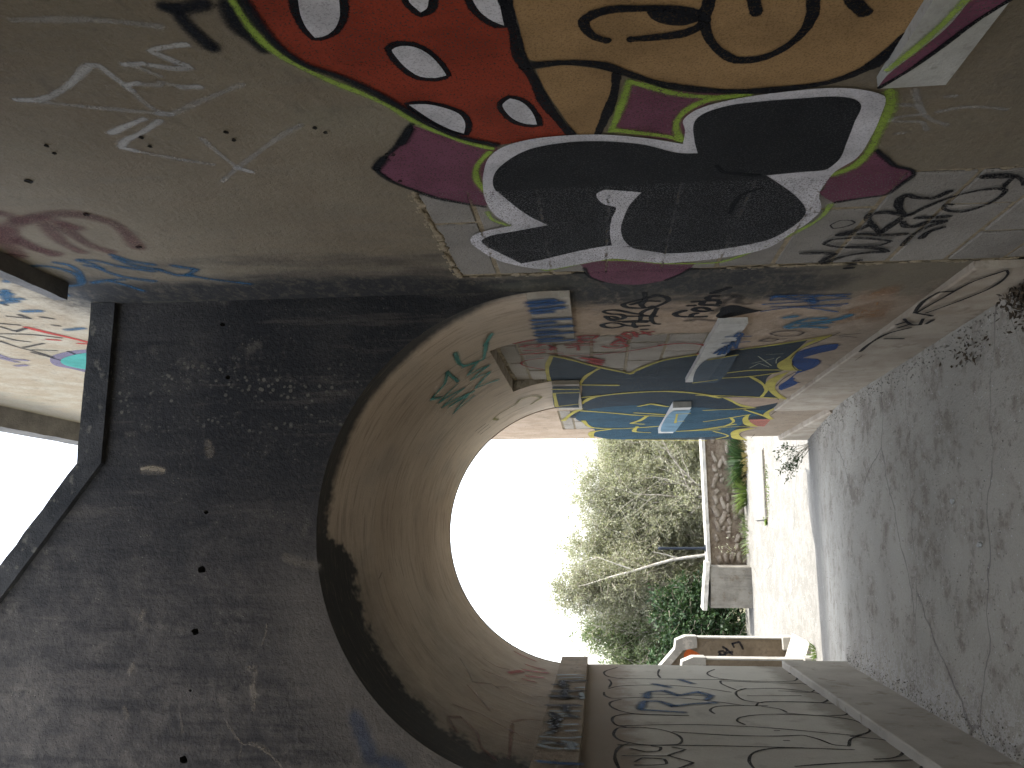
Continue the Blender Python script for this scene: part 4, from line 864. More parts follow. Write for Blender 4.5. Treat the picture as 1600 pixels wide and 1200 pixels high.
 'blue_letter_b': [
  ('L','s','bluesoft',0.075,0,0,[(5.012,1.482),(5.239,1.443),(5.233,1.359),(5.098,1.287),(5.178,1.17),(5.226,1.04)]),
  ('L','s','bluesoft',0.075,0,0,[(5.338,1.423),(5.539,1.397),(5.589,1.304),(5.434,1.229),(5.566,1.098),(5.451,1.039),(5.318,1.07)]),
  ('L','s','bluesoft',0.075,0,0,[(5.829,1.348),(5.72,1.263)]),
  ('L','s','bluesoft',0.075,0,0,[(6.005,1.159),(5.87,1.094)]),
  ('L','s','bluesoft',0.075,0,0,[(4.98,1.47),(4.935,1.249)]),
 ],
 'impost_lettering': [
  ('I','s','chalkblue',0.045,1,0,[(5.728,1.976),(5.744,1.895),(5.732,1.813)]),
  ('I','s','chalkblue',0.045,1,0,[(5.605,1.965),(5.65,1.88),(5.637,1.818)]),
  ('I','s','chalkblue',0.045,1,0,[(5.271,1.845),(5.285,1.803)]),
  ('I','s','chalkblue',0.045,1,0,[(5.103,1.813),(4.929,1.805)]),
  ('I','s','chalkblue',0.045,1,0,[(4.576,1.958),(4.584,1.818)]),
  ('I','s','chalkblue',0.045,1,0,[(4.482,1.948),(4.51,1.89)]),
  ('I','s','chalkblue',0.045,1,0,[(4.436,1.946),(4.451,1.903),(4.436,1.825)]),
  ('I','s','chalkblue',0.045,1,0,[(4.272,1.946),(4.257,1.885),(4.273,1.821)]),
  ('I','s','chalkblue',0.045,1,0,[(4.2,1.942),(4.214,1.897)]),
  ('I','s','chalkblue',0.045,1,0,[(4.128,1.862),(4.139,1.826)]),
  ('I','s','chalkblue',0.045,1,0,[(4.004,1.971),(3.994,1.918),(3.987,1.857),(4.011,1.801)]),
  ('I','s','chalkblue',0.045,1,0,[(3.859,1.969),(3.882,1.946),(3.893,1.915)]),
  ('I','s','chalkblue',0.045,1,0,[(3.845,1.969),(3.814,1.941),(3.788,1.878)]),
  ('I','s','chalkblue',0.045,1,0,[(3.924,1.871),(3.877,1.815),(3.79,1.854),(3.802,1.807)]),
  ('I','s','chalkblue',0.045,1,0,[(3.909,1.841),(3.793,1.825)]),
  ('I','s','chalkblue',0.045,1,0,[(4.081,1.949),(4.073,1.931)]),
  ('I','s','navy',0.07,0,0,[(5.499,1.948),(5.53,1.804)]),
  ('I','s','navy',0.07,0,0,[(5.368,1.983),(5.365,1.901)]),
  ('I','s','navy',0.07,0,0,[(5.517,1.936),(5.28,1.927)]),
  ('I','s','navy',0.07,0,0,[(5.142,1.978),(5.164,1.809)]),
  ('I','s','navy',0.07,0,0,[(5.25,1.908),(5.005,1.91)]),
  ('I','s','navy',0.07,0,0,[(5.013,1.982),(4.984,1.827)]),
  ('I','s','navy',0.07,0,0,[(4.97,1.979),(4.95,1.886)]),
  ('I','s','navy',0.07,0,0,[(4.724,1.982),(4.733,1.822)]),
  ('I','s','navy',0.07,0,0,[(4.732,1.894),(4.582,1.886)]),
  ('I','s','navy',0.07,0,0,[(4.528,1.955),(4.394,1.915)]),
  ('I','s','navy',0.07,0,0,[(4.303,1.953),(4.394,1.915),(4.181,1.927)]),
  ('I','s','navy',0.07,0,0,[(4.082,1.944),(4.122,1.924)]),
  ('I','s','navy',0.07,0,0,[(4.489,1.87),(4.447,1.83)]),
  ('I','s','navy',0.07,0,0,[(3.916,1.956),(3.872,1.869)]),
  ('I','s','bluetag',0.06,0,0,[(3.58,1.954),(3.558,1.876),(3.552,1.795)]),
 ],
 'plaster_scars': [
  ('F','s','scar',0.022,0,0,[(0.292,3.664),(0.297,3.617),(0.285,3.564)]),
  ('F','s','scar',0.022,0,0,[(0.291,3.626),(0.288,3.596)]),
  ('F','s','scarfaint',0.03,0,0,[(-0.531,3.139),(-0.524,3.105)]),
  ('F','s','scarfaint',0.03,0,0,[(-0.543,3.107),(-0.606,3.111),(-0.686,3.106)]),
  ('F','s','scarfaint',0.03,0,0,[(-0.599,3.121),(-0.636,3.099)]),
  ('F','s','scarfaint',0.03,0,0,[(-0.821,3.108),(-0.832,3.061),(-0.85,3.037)]),
  ('F','s','scarfaint',0.03,0,0,[(-0.69,3.658),(-0.727,3.644)]),
  ('F','s','scarfaint',0.03,0,0,[(-0.551,3.649),(-0.519,3.637)]),
  ('F','s','scarfaint',0.03,0,0,[(-0.338,3.617),(-0.305,3.606)]),
  ('F','s','scarfaint',0.012,0,0,[(-0.731,3.222),(-0.78,3.185),(-0.822,3.142),(-0.821,3.108),(-0.856,3.033),(-0.908,2.971)]),
  ('F','s','scarfaint',0.012,0,0,[(-0.828,3.148),(-0.876,3.155)]),
  ('F','s','scarfaint',0.012,0,0,[(-0.353,3.067),(-0.391,3.071),(-0.436,3.083)]),
  ('F','s','scarfaint',0.012,0,0,[(-0.71,3.417),(-0.784,3.398)]),
  ('F','s','scarfaint',0.05,0,0,[(0.401,3.372),(0.352,3.358)]),
  ('F','s','scarfaint',0.05,0,0,[(0.289,3.655),(0.285,3.567)]),
  ('F','s','scarfaint',0.05,0,0,[(-0.081,3.005),(-0.107,2.921),(-0.12,2.865)]),
  ('F','s','bluesmudge',0.08,0,0,[(-0.709,2.682),(-0.781,2.646),(-0.864,2.612)]),
  ('F','s','bluesmudge',0.08,0,0,[(-0.875,2.56),(-0.897,2.495)]),
 ],
 'upper_wall_graffiti': [
  ('R','s','redtag',0.06,0,0,[(3.791,4.53),(3.905,4.498),(3.986,4.464),(4.169,4.41)]),
  ('R','s','redtag',0.04,0,0,[(4.044,4.593),(4.068,4.546)]),
  ('R','s','redtag',0.04,0,0,[(4.149,4.489),(4.176,4.415)]),
  ('R','f','purplegrey',0,0,1,[(4.458,4.86),(4.346,4.704),(4.298,4.576),(4.285,4.435),(5.047,4.905),(4.947,4.93),(4.803,4.956),(4.7,4.992)]),
  ('R','f','aqua',0,1,1,[(4.548,4.859),(4.401,4.663),(4.35,4.475),(4.896,4.812),(4.85,4.858),(4.758,4.905),(4.683,4.919)]),
  ('R','s','blackthin',0.035,0,0,[(3.901,4.759),(3.935,4.607),(4.017,4.503)]),
  ('R','s','blackthin',0.035,0,0,[(3.762,4.654),(3.862,4.642),(3.806,4.549)]),
  ('R','s','blackthin',0.035,0,0,[(3.95,4.796),(4.043,4.774),(4.085,4.731)]),
  ('R','s','blackthin',0.035,0,0,[(4.051,4.872),(4.205,4.874),(4.288,4.857),(4.459,4.849)]),
  ('R','s','blackthin',0.035,0,0,[(4.208,4.848),(4.128,4.679)]),
  ('R','s','blackthin',0.035,0,0,[(4.27,4.835),(4.302,4.723)]),
  ('R','s','blackthin',0.035,0,0,[(3.58,4.477),(3.633,4.401),(3.559,4.404)]),
  ('R','s','blackthin',0.035,0,0,[(3.703,4.61),(3.742,4.538)]),
  ('R','s','blackthin',0.035,0,0,[(3.76,4.372),(3.778,4.351)]),
  ('R','s','blackthin',0.035,0,0,[(3.611,4.328),(3.645,4.294)]),
  ('R','s','blackthin',0.035,0,0,[(3.359,4.351),(3.398,4.35)]),
  ('R','s','blackthin',0.035,0,0,[(4.326,4.884),(4.572,4.855)]),
  ('R','s','blackthin',0.035,0,0,[(4.329,4.664),(4.612,4.698)]),
  ('R','s','bluefade',0.06,0,0,[(3.242,4.263),(3.213,4.197),(3.313,4.294),(3.309,4.215)]),
  ('R','s','bluefade',0.06,0,0,[(3.359,4.351),(3.342,4.262)]),
  ('R','s','bluefade',0.06,0,0,[(3.508,4.344),(3.503,4.261)]),
  ('R','s','bluefade',0.06,0,0,[(3.859,4.362),(3.837,4.262)]),
  ('R','s','bluefade',0.06,0,0,[(3.197,4.229),(3.183,4.189)]),
  ('R','s','purplegrey',0.07,0,0,[(4.344,5.112),(4.473,5.13),(4.526,5.067)]),
  ('R','s','purplegrey',0.07,0,0,[(4.447,5.17),(4.562,5.154)]),
  ('R','s','purplegrey',0.07,0,0,[(4.674,5.226),(4.657,5.161)]),
 ],
 'stair_number': [
  ('S','s','blackline',0.026,0,0,[(-1.408,0.337),(-1.362,0.289),(-1.337,0.314),(-1.327,0.256),(-1.372,0.235)]),
  ('S','s','blackline',0.026,0,0,[(-1.393,0.313),(-1.366,0.247)]),
  ('S','s','blackline',0.026,0,0,[(-1.282,0.259),(-1.311,0.214),(-1.354,0.234),(-1.338,0.154)]),
  ('S','s','blackline',0.026,0,0,[(-1.302,0.22),(-1.362,0.158)]),
  ('S','s','blackline',0.026,0,0,[(-1.244,0.149),(-1.225,0.067),(-1.3,0.029)]),
  ('S','s','blackline',0.026,0,0,[(-1.244,0.149),(-1.28,0.132)]),
  ('S','f','orange',0,0,1,[(-1.309,0.664),(-1.34,0.576),(-1.413,0.465),(-1.416,0.717),(-1.365,0.715)]),
 ],
}

# ------------------------------------------------------------------ floor and terrain
def zfloor(x, y):
    ks = [(-6, .04), (2, .02), (3.5, -.02), (5, -.07), (6.4, -.12), (7.4, -.25), (8.4, -.42), (9.1, -.53), (9.7, -.55), (40, -.55)]
    z = ks[0][1]
    for (a, za), (b, zb) in zip(ks, ks[1:]):
        if y >= a: z = za+(zb-za)*min(1, (y-a)/(b-a))
    k = max(0, min(1, (8.5-y)/2)); z += -.045*max(-1.2, min(1.2, x))*k
    z += .008*mnoise.noise(Vector((x*1.3, y*1.3, 0)))+.004*mnoise.noise(Vector((x*5, y*5, 3)))
    return z
def floor_sheet():
    xs = [-9+.5*i for i in range(16)]+[-1+.06*i for i in range(36)]+[1.3+.6*i for i in range(10)]
    ys = [-6+.5*i for i in range(16)]+[2+.07*i for i in range(100)]+[9+.2*i for i in range(24)]
    V = [(x, y, zfloor(x, y)) for y in ys for x in xs]; nx = len(xs)
    Fc = [(j*nx+i, j*nx+i+1, (j+1)*nx+i+1, (j+1)*nx+i) for j in range(len(ys)-1) for i in range(nx-1)]
    o = mesh('floor', V, Fc, M['floor'], None, True); tag(o, 'worn grey concrete floor running through the arch into the sunlit yard', None, None, 'structure')
    return o
FLOOR = floor_sheet()
def terrain():
    V, Fc = [], []; R = [0, 8, 14, 20, 30, 50, 90, 160, 300, 600, 1200]; n = 48
    for r in R:
        for k in range(n):
            a = 2*math.pi*k/n; x, y = r*math.cos(a), 6+r*math.sin(a)
            V.append((x, y, -1.7+(0 if r < 40 else .6*mnoise.noise(Vector((x*.02, y*.02, 0))))))
    for i in range(len(R)-1):
        for k in range(n): a, b = i*n+k, i*n+(k+1) % n; Fc.append((a, b, b+n, a+n))
    tag(mesh('ground', V, Fc, M['ground'], None, True), 'scrubby ground falling away beyond the yard', None, None, 'structure')
terrain()
def hills():
    V, Fc = [], []; n = 60; rows = 8
    for j in range(rows+1):
        for i in range(n+1):
            a = math.radians(-70+130*i/n); d = 230+30*j; x, y = math.sin(a)*d, math.cos(a)*d
            h = -2.2+9*max(0, min(1, (-a-.06)*6))+3*mnoise.noise(Vector((a*3, 0, 5)))+2*mnoise.noise(Vector((a*14, 1, 5)))
            prof = math.sin(min(1, j/(rows*.7))*math.pi/2)
            V.append((x, y, -3+max(0, h+2)*prof+.4*mnoise.noise(Vector((x*.05, y*.05, 0)))))
    for j in range(rows):
        for i in range(n): a = j*(n+1)+i; Fc.append((a, a+1, a+n+2, a+n+1))
    tag(mesh('hill', V, Fc, M['hill'], None, True), 'low pale hills on the horizon', None, None, 'structure')
hills()

# ------------------------------------------------------------------ right wall
RW = empty('mural_wall', (XR, 3.2, 0), 'long concrete wall covered in murals and tags, beside the arch', 'wall')
OPEN = [(.45, 1.66, 1.04, 2.25), (DY0, DY1, -.9, 2.25), (4.27, 5.52, 1.10, 2.25), (6.9, 8.15, 1.08, 2.02)]
def right_wall():
    ys = sorted({-5, 8.95, *[o[0] for o in OPEN], *[o[1] for o in OPEN]}); zs = sorted({-.9, 6.45, 2.02, *[o[2] for o in OPEN], *[o[3] for o in OPEN]})
    V, Fc, ix = [], [], {}
    def v(x, y, z):
        k = (round(x, 4), round(y, 4), round(z, 4))
        if k not in ix: ix[k] = len(V); V.append(k)
        return ix[k]
    D = XR+.09
    for y0, y1 in zip(ys, ys[1:]):
        for z0, z1 in zip(zs, zs[1:]):
            ym, zm = (y0+y1)/2, (z0+z1)/2
            if any(a < ym < b and c < zm < d for a, b, c, d in OPEN): continue
            Fc.append((v(XR, y0, z0), v(XR, y0, z1), v(XR, y1, z1), v(XR, y1, z0)))
    for a, b, c, d in OPEN:
        Fc += [(v(XR, a, c), v(XR, a, d), v(D, a, d), v(D, a, c)), (v(XR, b, d), v(XR, b, c), v(D, b, c), v(D, b, d)), (v(XR, a, d), v(XR, b, d), v(D, b, d), v(D, a, d)), (v(XR, b, c), v(XR, a, c), v(D, a, c), v(D, b, c))]
    B = XR+.45
    Fc += [(v(XR, 8.95, -.9), v(XR, 8.95, 6.45), v(B, 8.95, 6.45), v(B, 8.95, -.9)), (v(XR, -5, 6.45), v(XR, -5, -.9), v(B, -5, -.9), v(B, -5, 6.45)),
           (v(B, 8.95, -.9), v(B, 8.95, 6.45), v(B, -5, 6.45), v(B, -5, -.9)), (v(XR, -5, 6.45), v(B, -5, 6.45), v(B, 8.95, 6.45), v(XR, 8.95, 6.45))]
    mesh('wall_face', V, Fc, M['wall'], RW)
right_wall()
def blocks(y0, y1, z0, z1, rowh, zref, joints, mat, seed, gap=.016):
    """walled-up opening: mortar bed plus single blocks, each its own piece"""
    r = random.Random(seed); bed = XR+.007
    nb = 26; bm = bmesh.new(); gy = [y0+(y1-y0)*i/nb for i in range(nb+1)]; nz = max(4, int((z1-z0)/.035)); gz = [z0+(z1-z0)*i/nz for i in range(nz+1)]
    vs = [[bm.verts.new((bed+.005*mnoise.noise(Vector((y*30, z*30, seed))), y, z)) for z in gz] for y in gy]
    for i in range(nb):
        for j in range(nz): bm.faces.new((vs[i][j], vs[i][j+1], vs[i+1][j+1], vs[i+1][j]))
    bed_o = bmobj('block_infill', bm, M['mortar'], RW)
    k = math.floor((z0-zref)/rowh); row = k
    while zref+row*rowh < z1-.02:
        a, b = max(z0, zref+row*rowh), min(z1, zref+(row+1)*rowh)
        if b-a > .03:
            js = [y0]+[j for j in joints[row % 2] if y0+.03 < j < y1-.03]+[y1]
            for p, q in zip(js, js[1:]):
                e0 = .022 if p == y0 else gap/2; e1 = .022 if q == y1 else gap/2; t = .02 if b > z1-.001 else gap/2
                d = XR+r.uniform(-.0005, .004)
                bm = bmesh.new(); bm_box(bm, d, d+.06, p+e0+r.uniform(0, .004), q-e1-r.uniform(0, .004), a+gap/2, b-t, .004, .0015, r.random())
                bmobj('block', bm, mat, bed_o)
        row += 1
blocks(DY0, DY1, -.3, 2.25, ROWH, ROW0, ([2.64], [2.90]), M['block'], 1)
blocks(.45, 1.66, 1.04, 2.25, ROWH, 1.04, ([.95, 1.43], [.72, 1.2]), M['block'], 2)
blocks(4.27, 5.52, 1.10, 2.25, .205, 1.10, ([4.7, 5.18], [4.47, 4.95, 5.4]), M['pblock'], 3)
blocks(6.9, 8.15, 1.08, 2.02, .205, 1.08, ([7.35, 7.83], [7.1, 7.6]), M['pblock'], 4)
# edge smears of mortar round the openings: small lumps pressed over the joint
def smear(pts, seed, n, s=(.012, .03)):
    r = random.Random(seed); bm = bmesh.new()
    for _ in range(n):
        a, b = pts[0], pts[1]; t = r.random(); y = a[0]+(b[0]-a[0])*t+r.uniform(-.012, .012); z = a[1]+(b[1]-a[1])*t+r.uniform(-.012, .012)
        bmesh.ops.create_icosphere(bm, subdivisions=1, radius=1, matrix=Matrix.Translation((XR+.003, y, z)) @ Matrix.Diagonal((.0038, r.uniform(*s)*(1.8 if abs(b[0]-a[0]) > .3 else .8), r.uniform(*s)*(.8 if abs(b[0]-a[0]) > .3 else 1.8), 1)))
    for v in bm.verts: v.co += Vector((0, 1, 1))*.009*mnoise.noise(v.co*45)
    o = bmobj('mortar_smear', bm, M['mortar'], RW, True); o['kind'] = 'stuff'
smear([(DY0, 2.25), (DY1, 2.25)], 1, 60); smear([(DY1, .1), (DY1, 1.2)], 2, 50, (.008, .022)); smear([(DY1, 1.8), (DY1, 2.2)], 4, 24, (.008, .022)); smear([(DY0+.01, .1), (DY0, .68)], 3, 20, (.006, .014))
smear([(4.27, 2.25), (5.52, 2.25)], 7, 50, (.02, .05)); smear([(4.27, 1.1), (4.27, 2.2)], 8, 40, (.01, .03))
# patched render round the near window (rough ridge where the render was made good)
def ridge(name, pts, w, seed):
    V, Fc = [], []; n = 60
    for i in range(n+1):
        t = i/n*(len(pts)-1); k = min(len(pts)-2, int(t)); u = t-k
        y = pts[k][0]+(pts[k+1][0]-pts[k][0])*u; z = pts[k][1]+(pts[k+1][1]-pts[k][1])*u
        dy, dz = pts[k+1][0]-pts[k][0], pts[k+1][1]-pts[k][1]; l = math.hypot(dy, dz); ny, nz = -dz/l, dy/l
        for j in range(7):
            s = (j-3)/3; h = (1-s*s)*(.006+.006*mnoise.noise(Vector((y*25, z*25, j+seed))))
            ww = w*(1+.5*mnoise.noise(Vector((y*9, z*9, seed))))
            V.append((XR+.004-max(0, h), y+ny*s*ww, z+nz*s*ww))
    for i in range(n):
        for j in range(6): a = i*7+j; Fc.append((a, a+1, a+8, a+7))
    mesh(name, V, Fc, M['mortar'], RW, True)
# plinths
PL = rough_bar('plinth', (XR, 3.22, -.5), (XR, 6.93, -.5), [(-.0+.1, 0), (-.03, 0), (-.03, .735), (-.024, .742), (.1, .742)], M['plinth'], RW, 90, .006, 3)
rough_bar('plinth', (XR, 6.94, -.9), (XR, 8.9, -.9), [(.1, 0), (-.05, 0), (-.05, .69), (-.04, .70), (.1, .70)], M['plinth'], RW, 60, .008, 5)
# imposts either side of the walled-up passage window, and sills
IM1 = rough_bar('impost', (XR, 3.445, 1.80), (XR, 4.25, 1.80), [(.08, 0), (-.03, 0), (-.03, .185), (.08, .185)], M['corbel'], RW, 30, .004, 2)
IM2 = rough_bar('impost', (XR, 5.53, 1.805), (XR, 6.66, 1.805), [(.08, 0), (-.03, 0), (-.03, .185), (.08, .185)], M['corbel'], RW, 36, .004, 9)
SI1 = rough_bar('sill', (XR, 3.98, .96), (XR, 5.53, .96), [(.06, 0), (-.03, 0), (-.03, .14), (.06, .142)], M['sill'], RW, 40, .003, 4)
SI2 = rough_bar('sill', (XR, 6.52, .955), (XR, 8.15, .955), [(.06, 0), (-.05, 0), (-.05, .14), (.06, .142)], M['sill'], RW, 40, .003, 6)
rough_bar('sill', (XR, .3, .893), (XR, 1.83, .893), [(.06, 0), (-.03, 0), (-.03, .148), (.06, .15)], M['nsill'], RW, 60, .002, 8)
# ledge of a lost floor and the cornice
rough_bar('ledge', (XR, .5, 3.872), (XR, 3.13, 3.872), [(.05, 0), (-.07, 0), (-.07, .055), (.05, .06)], M['ledge'], RW, 60, .004, 11)
rough_bar('cornice', (XR, -5, 6.44), (XR, 8.97, 6.44), [(.45, 0), (-.165, 0), (-.165, .24), (.45, .28)], M['ledge'], RW, 80, .01, 12)
# fixing holes with rust-brown rims
def wall_holes():
    for i, (y, z) in enumerate([(1.947, 3.155), (1.992, 3.162), (1.929, 2.877), (1.98, 2.88), (1.925, 2.642), (1.968, 2.639), (1.926, 2.404), (1.952, 2.385), (2.094, 2.258), (2.096, 2.239), (2.254, 2.29), (2.267, 2.262), (2.156, 3.354), (2.417, 3.34), (2.729, 3.337)]):
        bm = bmesh.new(); r = random.Random(i); n = 9; s = .0075 if i < 12 else .014
        ring = [bm.verts.new((XR-.0042, y+s*math.cos(6.283*k/n)*r.uniform(.6, 1.3), z+s*math.sin(6.283*k/n)*r.uniform(.5, 1.1))) for k in range(n)]
        inn = [bm.verts.new((XR-.0006, y+(v.co.y-y)*.6, z+(v.co.z-z)*.6)) for v in ring]
        for k in range(n): bm.faces.new((ring[k], ring[(k+1) % n], inn[(k+1) % n], inn[k]))
        bm.faces.new(inn); bmobj('fixing_hole', bm, M['hole'], RW)
wall_holes()

# ------------------------------------------------------------------ arch, cross wall, vault
AR = empty('arched_passage', (CX, YN, 0), 'soot-blackened cross wall with a round arch opening into a vaulted passage', 'archway')
def topz(x): return 3.952 if x > .318 else 3.952+(.318-x)*.70
def cross_wall():
    bm = bmesh.new()
    n = 64; pts = [(CX+math.cos(math.pi*k/n), ZS+math.sin(math.pi*k/n)) for k in range(n+1)]
    pts += [(XL, -.4), (-3.8, -.4), (-3.8, topz(-3.8)-.03), (.318, 3.93), (XR, 3.93)]
    def loop(ps):
        vs = [bm.verts.new((x, YN, z)) for x, z in ps]; return [bm.edges.new((vs[i], vs[(i+1) % len(vs)])) for i in range(len(vs))], vs
    eds, _ = loop(pts); cups = []
    for i, (x, z, r) in enumerate([(-.134, 3.365, .017), (-.386, 3.375, .016), (-.887, 3.389, .018), (.106, 3.361, .010), (.93, 3.34, .012), (.38, 3.375, .012), (.69, 3.30, .011), (-.62, 3.38, .006)]):
        rr = random.Random(i); h = [(x+r*.85*math.cos(6.2832*k/12)*rr.uniform(.8, 1.15), z+r*math.sin(6.2832*k/12)*rr.uniform(.8, 1.2)) for k in range(12)]
        e, _ = loop(h); eds += e; cups.append((x, z, h))
    bmesh.ops.triangle_fill(bm, use_beauty=True, use_dissolve=False, edges=eds)
    bmobj('front_face', bm, M['cross'], AR)
    for x, z, h in cups:
        V = [(a, YN, b) for a, b in h]+[(x+(a-x)*.7, YN+.05, z+(b-z)*.7) for a, b in h]
        mesh('tie_hole', V, [(k, (k+1) % 12, 12+(k+1) % 12, 12+k) for k in range(12)]+[tuple(range(12, 24))], M['hole'], AR)
cross_wall()
def coping():
    V, Fc = [], []; xs = [XR-.002-i*.03 for i in range(25)]+[.318-i*.05 for i in range(1, 84)]
    for i, x in enumerate(xs):
        t = topz(x); k = .004*mnoise.noise(Vector((x*14, 0, 0)))
        for y, z in ((YN-.03+k, t-.115+k), (YN-.032-k, t-.004+k), (YN-.022, t+k), (YN+.30, t+k), (YN+.30, t-.115)): V.append((x, y, z))
    for i in range(len(xs)-1):
        for j in range(5): a, b = i*5+j, i*5+(j+1) % 5; Fc.append((a, b, b+5, a+5))
    mesh('coping', V, Fc, M['coping'], AR)
coping()
def vault():
    ths = sorted({0, math.asin((2.25-ZS)), *[math.pi*k/72 for k in range(73)]}); ths = [t for i, t in enumerate(ths) if i == 0 or t-ths[i-1] > 1e-4]
    ys = sorted({YN, 4.27, 5.52, YF, *[YN+.1*k for k in range(33)]}); ys = [y for i, y in enumerate(ys) if y <= YF and (i == 0 or y-ys[i-1] > .012 or y in (4.27, 5.52))]
    t0 = math.asin(2.25-ZS); V = []; Fc = []; nt = len(ths)
    for y in ys:
        for t in ths:
            e = .004*mnoise.noise(Vector((y*4, t*4, 0))) if YN < y < YF and 0 < t < math.pi else 0
            V.append((CX+(1+e)*math.cos(t), y, ZS+(1+e)*math.sin(t)))
    for i in range(len(ys)-1):
        for j in range(nt-1):
            if 4.27-1e-6 <= ys[i] and ys[i+1] <= 5.52+1e-6 and ths[j+1] <= t0+1e-6: continue
            a = i*nt+j; Fc.append((a, a+nt, a+nt+1, a+1))
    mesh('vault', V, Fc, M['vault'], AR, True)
    # cut-back over the walled-up window: ragged soffit and cheeks
    xs = CX+math.cos(t0); V, Fc = [], []; n = 26
    for i in range(n+1):
        y = 4.27+(5.52-4.27)*i/n
        for j in range(4):
            x = xs+(XR+.02-xs)*j/3; V.append((x, y, 2.252-.012*abs(mnoise.noise(Vector((y*12, x*12, 1))))*(j > 0)))
    for i in range(n):
        for j in range(3): a = i*4+j; Fc.append((a, a+4, a+5, a+1))
    mesh('cut_soffit', V, Fc, M['soff'], AR)
    for y, s in ((4.2702, 1), (5.5198, -1)):
        ps = [(CX+math.cos(t0*k/8), y, ZS+math.sin(t0*k/8)) for k in range(9)]+[(XR+.02, y, 2.25), (XR+.02, y, ZS)]
        mesh('cut_cheek', ps, [tuple(range(11))], M['soff'], AR)
vault()
def ring():   # the worn arris at the far mouth of the vault
    V, Fc = [], []; n = 60
    for k in range(n+1):
        t = math.pi*k/n; e = .004*mnoise.noise(Vector((t*12, 0, 0)))
        for r, y in ((1.0, YF-.0), (1.012+e, YF+.02), (1.012+e, YF+.045), (1.3, YF+.045)): V.append((CX+r*math.cos(t), y, ZS+r*math.sin(t)))
    for k in range(n):
        for j in range(3): a = k*4+j; Fc.append((a, a+1, a+5, a+4))
    mesh('arch_ring', V, Fc, M['vault'], AR, True)
ring()
mesh('passage_side', [(XL, YN, -.5), (XL, YF, -.5), (XL, YF, ZS), (XL, YN, ZS)], [(0, 1, 2, 3)], M['left'], AR)
IML = rough_bar('impost', (XL, YN+.002, 1.795), (XL, YF+.02, 1.795), [(-.1, 0), (.06, 0), (.06, .195), (-.1, .195)][::-1], M['impost'], AR, 60, .005, 21)
rough_bar('plinth', (XL, YN+.002, -.5), (XL, YF+.012, -.5), [(-.1, 0), (.05, 0), (.05, .846), (.043, .853), (-.1, .853)][::-1], M['lplinth'], AR, 60, .005, 22)
def body():
    n = 48
    V = [(CX+math.cos(math.pi*k/n), YF+.044, ZS+math.sin(math.pi*k/n)) for k in range(n+1)]+[(XL, YF+.044, -.6), (-3.8, YF+.044, -.6), (-3.8, YF+.044, 3.7), (XR-.003, YF+.044, 3.7)]
    f = [tuple(t) for t in tessellate_polygon([[Vector((v[0], v[2], 0)) for v in V]])]
    mesh('rear_face', V, f, M['left'], AR)
    box('roof_slab', -3.8, XR-.004, YN+.31, YF+.04, 3.5, 3.68, M['ceil'], AR)
    box('roof_parapet', -3.8, XR-.004, YF-.12, YF+.06, 3.681, 4.06, M['ceil'], AR)
    mesh('end_wall', [(XL, YF, -.6), (XL, YF+.044, -.6), (XL, YF+.044, ZS), (XL, YF, ZS)], [(0, 1, 2, 3)], M['left'], AR)
body()

# ------------------------------------------------------------------ unseen slab and wall added to dim the near side
tag(box('shade_slab', -3.6, XR-.004, -5, 2.05, 3.965, 4.15, M['ceil']), 'unseen concrete slab added to shade the near space', None, None, 'structure')  # added out of view; its length sets how dark the mural side gets
tag(box('shade_wall', -3.95, -3.6, -5, 3.438, -.3, 4.2, M['ceil']), 'unseen side wall added to shade the near space', None, None, 'structure')  # added out of view to hold back light from the left

# ------------------------------------------------------------------ graffiti on the surfaces
WHERE = {'letter_mural': (RW, .0013), 'mushroom_hat_mural': (RW, .0016), 'cartoon_face_mural': (RW, .0019), 'white_scrawl': (RW, .0013), 'faded_maroon_tag': (RW, .0013), 'blue_tag': (RW, .0013), 'black_tag_on_blocks': (RW, .0030),
 'grey_ghost_letters': (RW, .0010), 'black_name_tag': (RW, .0012), 'red_scribbles': (RW, .0030), 'slate_blue_mural': (RW, .0012), 'blue_scribble': (RW, .0034), 'plinth_tag': (PL, .0080), 'corbel_paint': (IM1, .0055), 'far_corbel_paint': (IM2, .0055),
 'sill_paint': (SI1, .0045), 'far_sill_paint': (SI2, .0045), 'upper_wall_graffiti': (RW, .0016), 'teal_scribble': (AR, .0060), 'olive_squiggle': (AR, .0060), 'pink_smear': (AR, .0060), 'line_lettering': (AR, .0012), 'blue_letter_b': (AR, .0035),
 'impost_lettering': (IML, .0065), 'plaster_scars': (AR, .0012)}
LBL = {'letter_mural': 'black bubble letter outlined in white and lime with plum petals', 'mushroom_hat_mural': 'red cap with white spots painted beside the face', 'cartoon_face_mural': 'tan painted face with a round nose', 'white_scrawl': 'thin white spray scrawl high on the wall',
 'faded_maroon_tag': 'faded maroon tag near the top', 'blue_tag': 'blue spray tag in the upper corner', 'black_tag_on_blocks': 'black tag sprayed over the blocks', 'slate_blue_mural': 'slate blue letters with yellow outlines in the passage', 'red_scribbles': 'red scribbles on the walled-up window',
 'teal_scribble': 'teal scribble on the vault', 'line_lettering': 'thin black outlined letters on the passage side'}
for nm, data in PAINT.items():
    if nm in WHERE:
        if nm in ('plaster_scars', 'pink_smear', 'impost_lettering'):
            for q, d in enumerate(data): paint_piece({'plaster_scars': 'plaster_scar', 'pink_smear': 'pink_smear', 'impost_lettering': 'chalk_stroke'}[nm], [d], WHERE[nm][0], WHERE[nm][1]+q*.00005)
            continue
        o = paint_piece(nm, data, *WHERE[nm])
        if nm in LBL: o['label'] = LBL[nm]

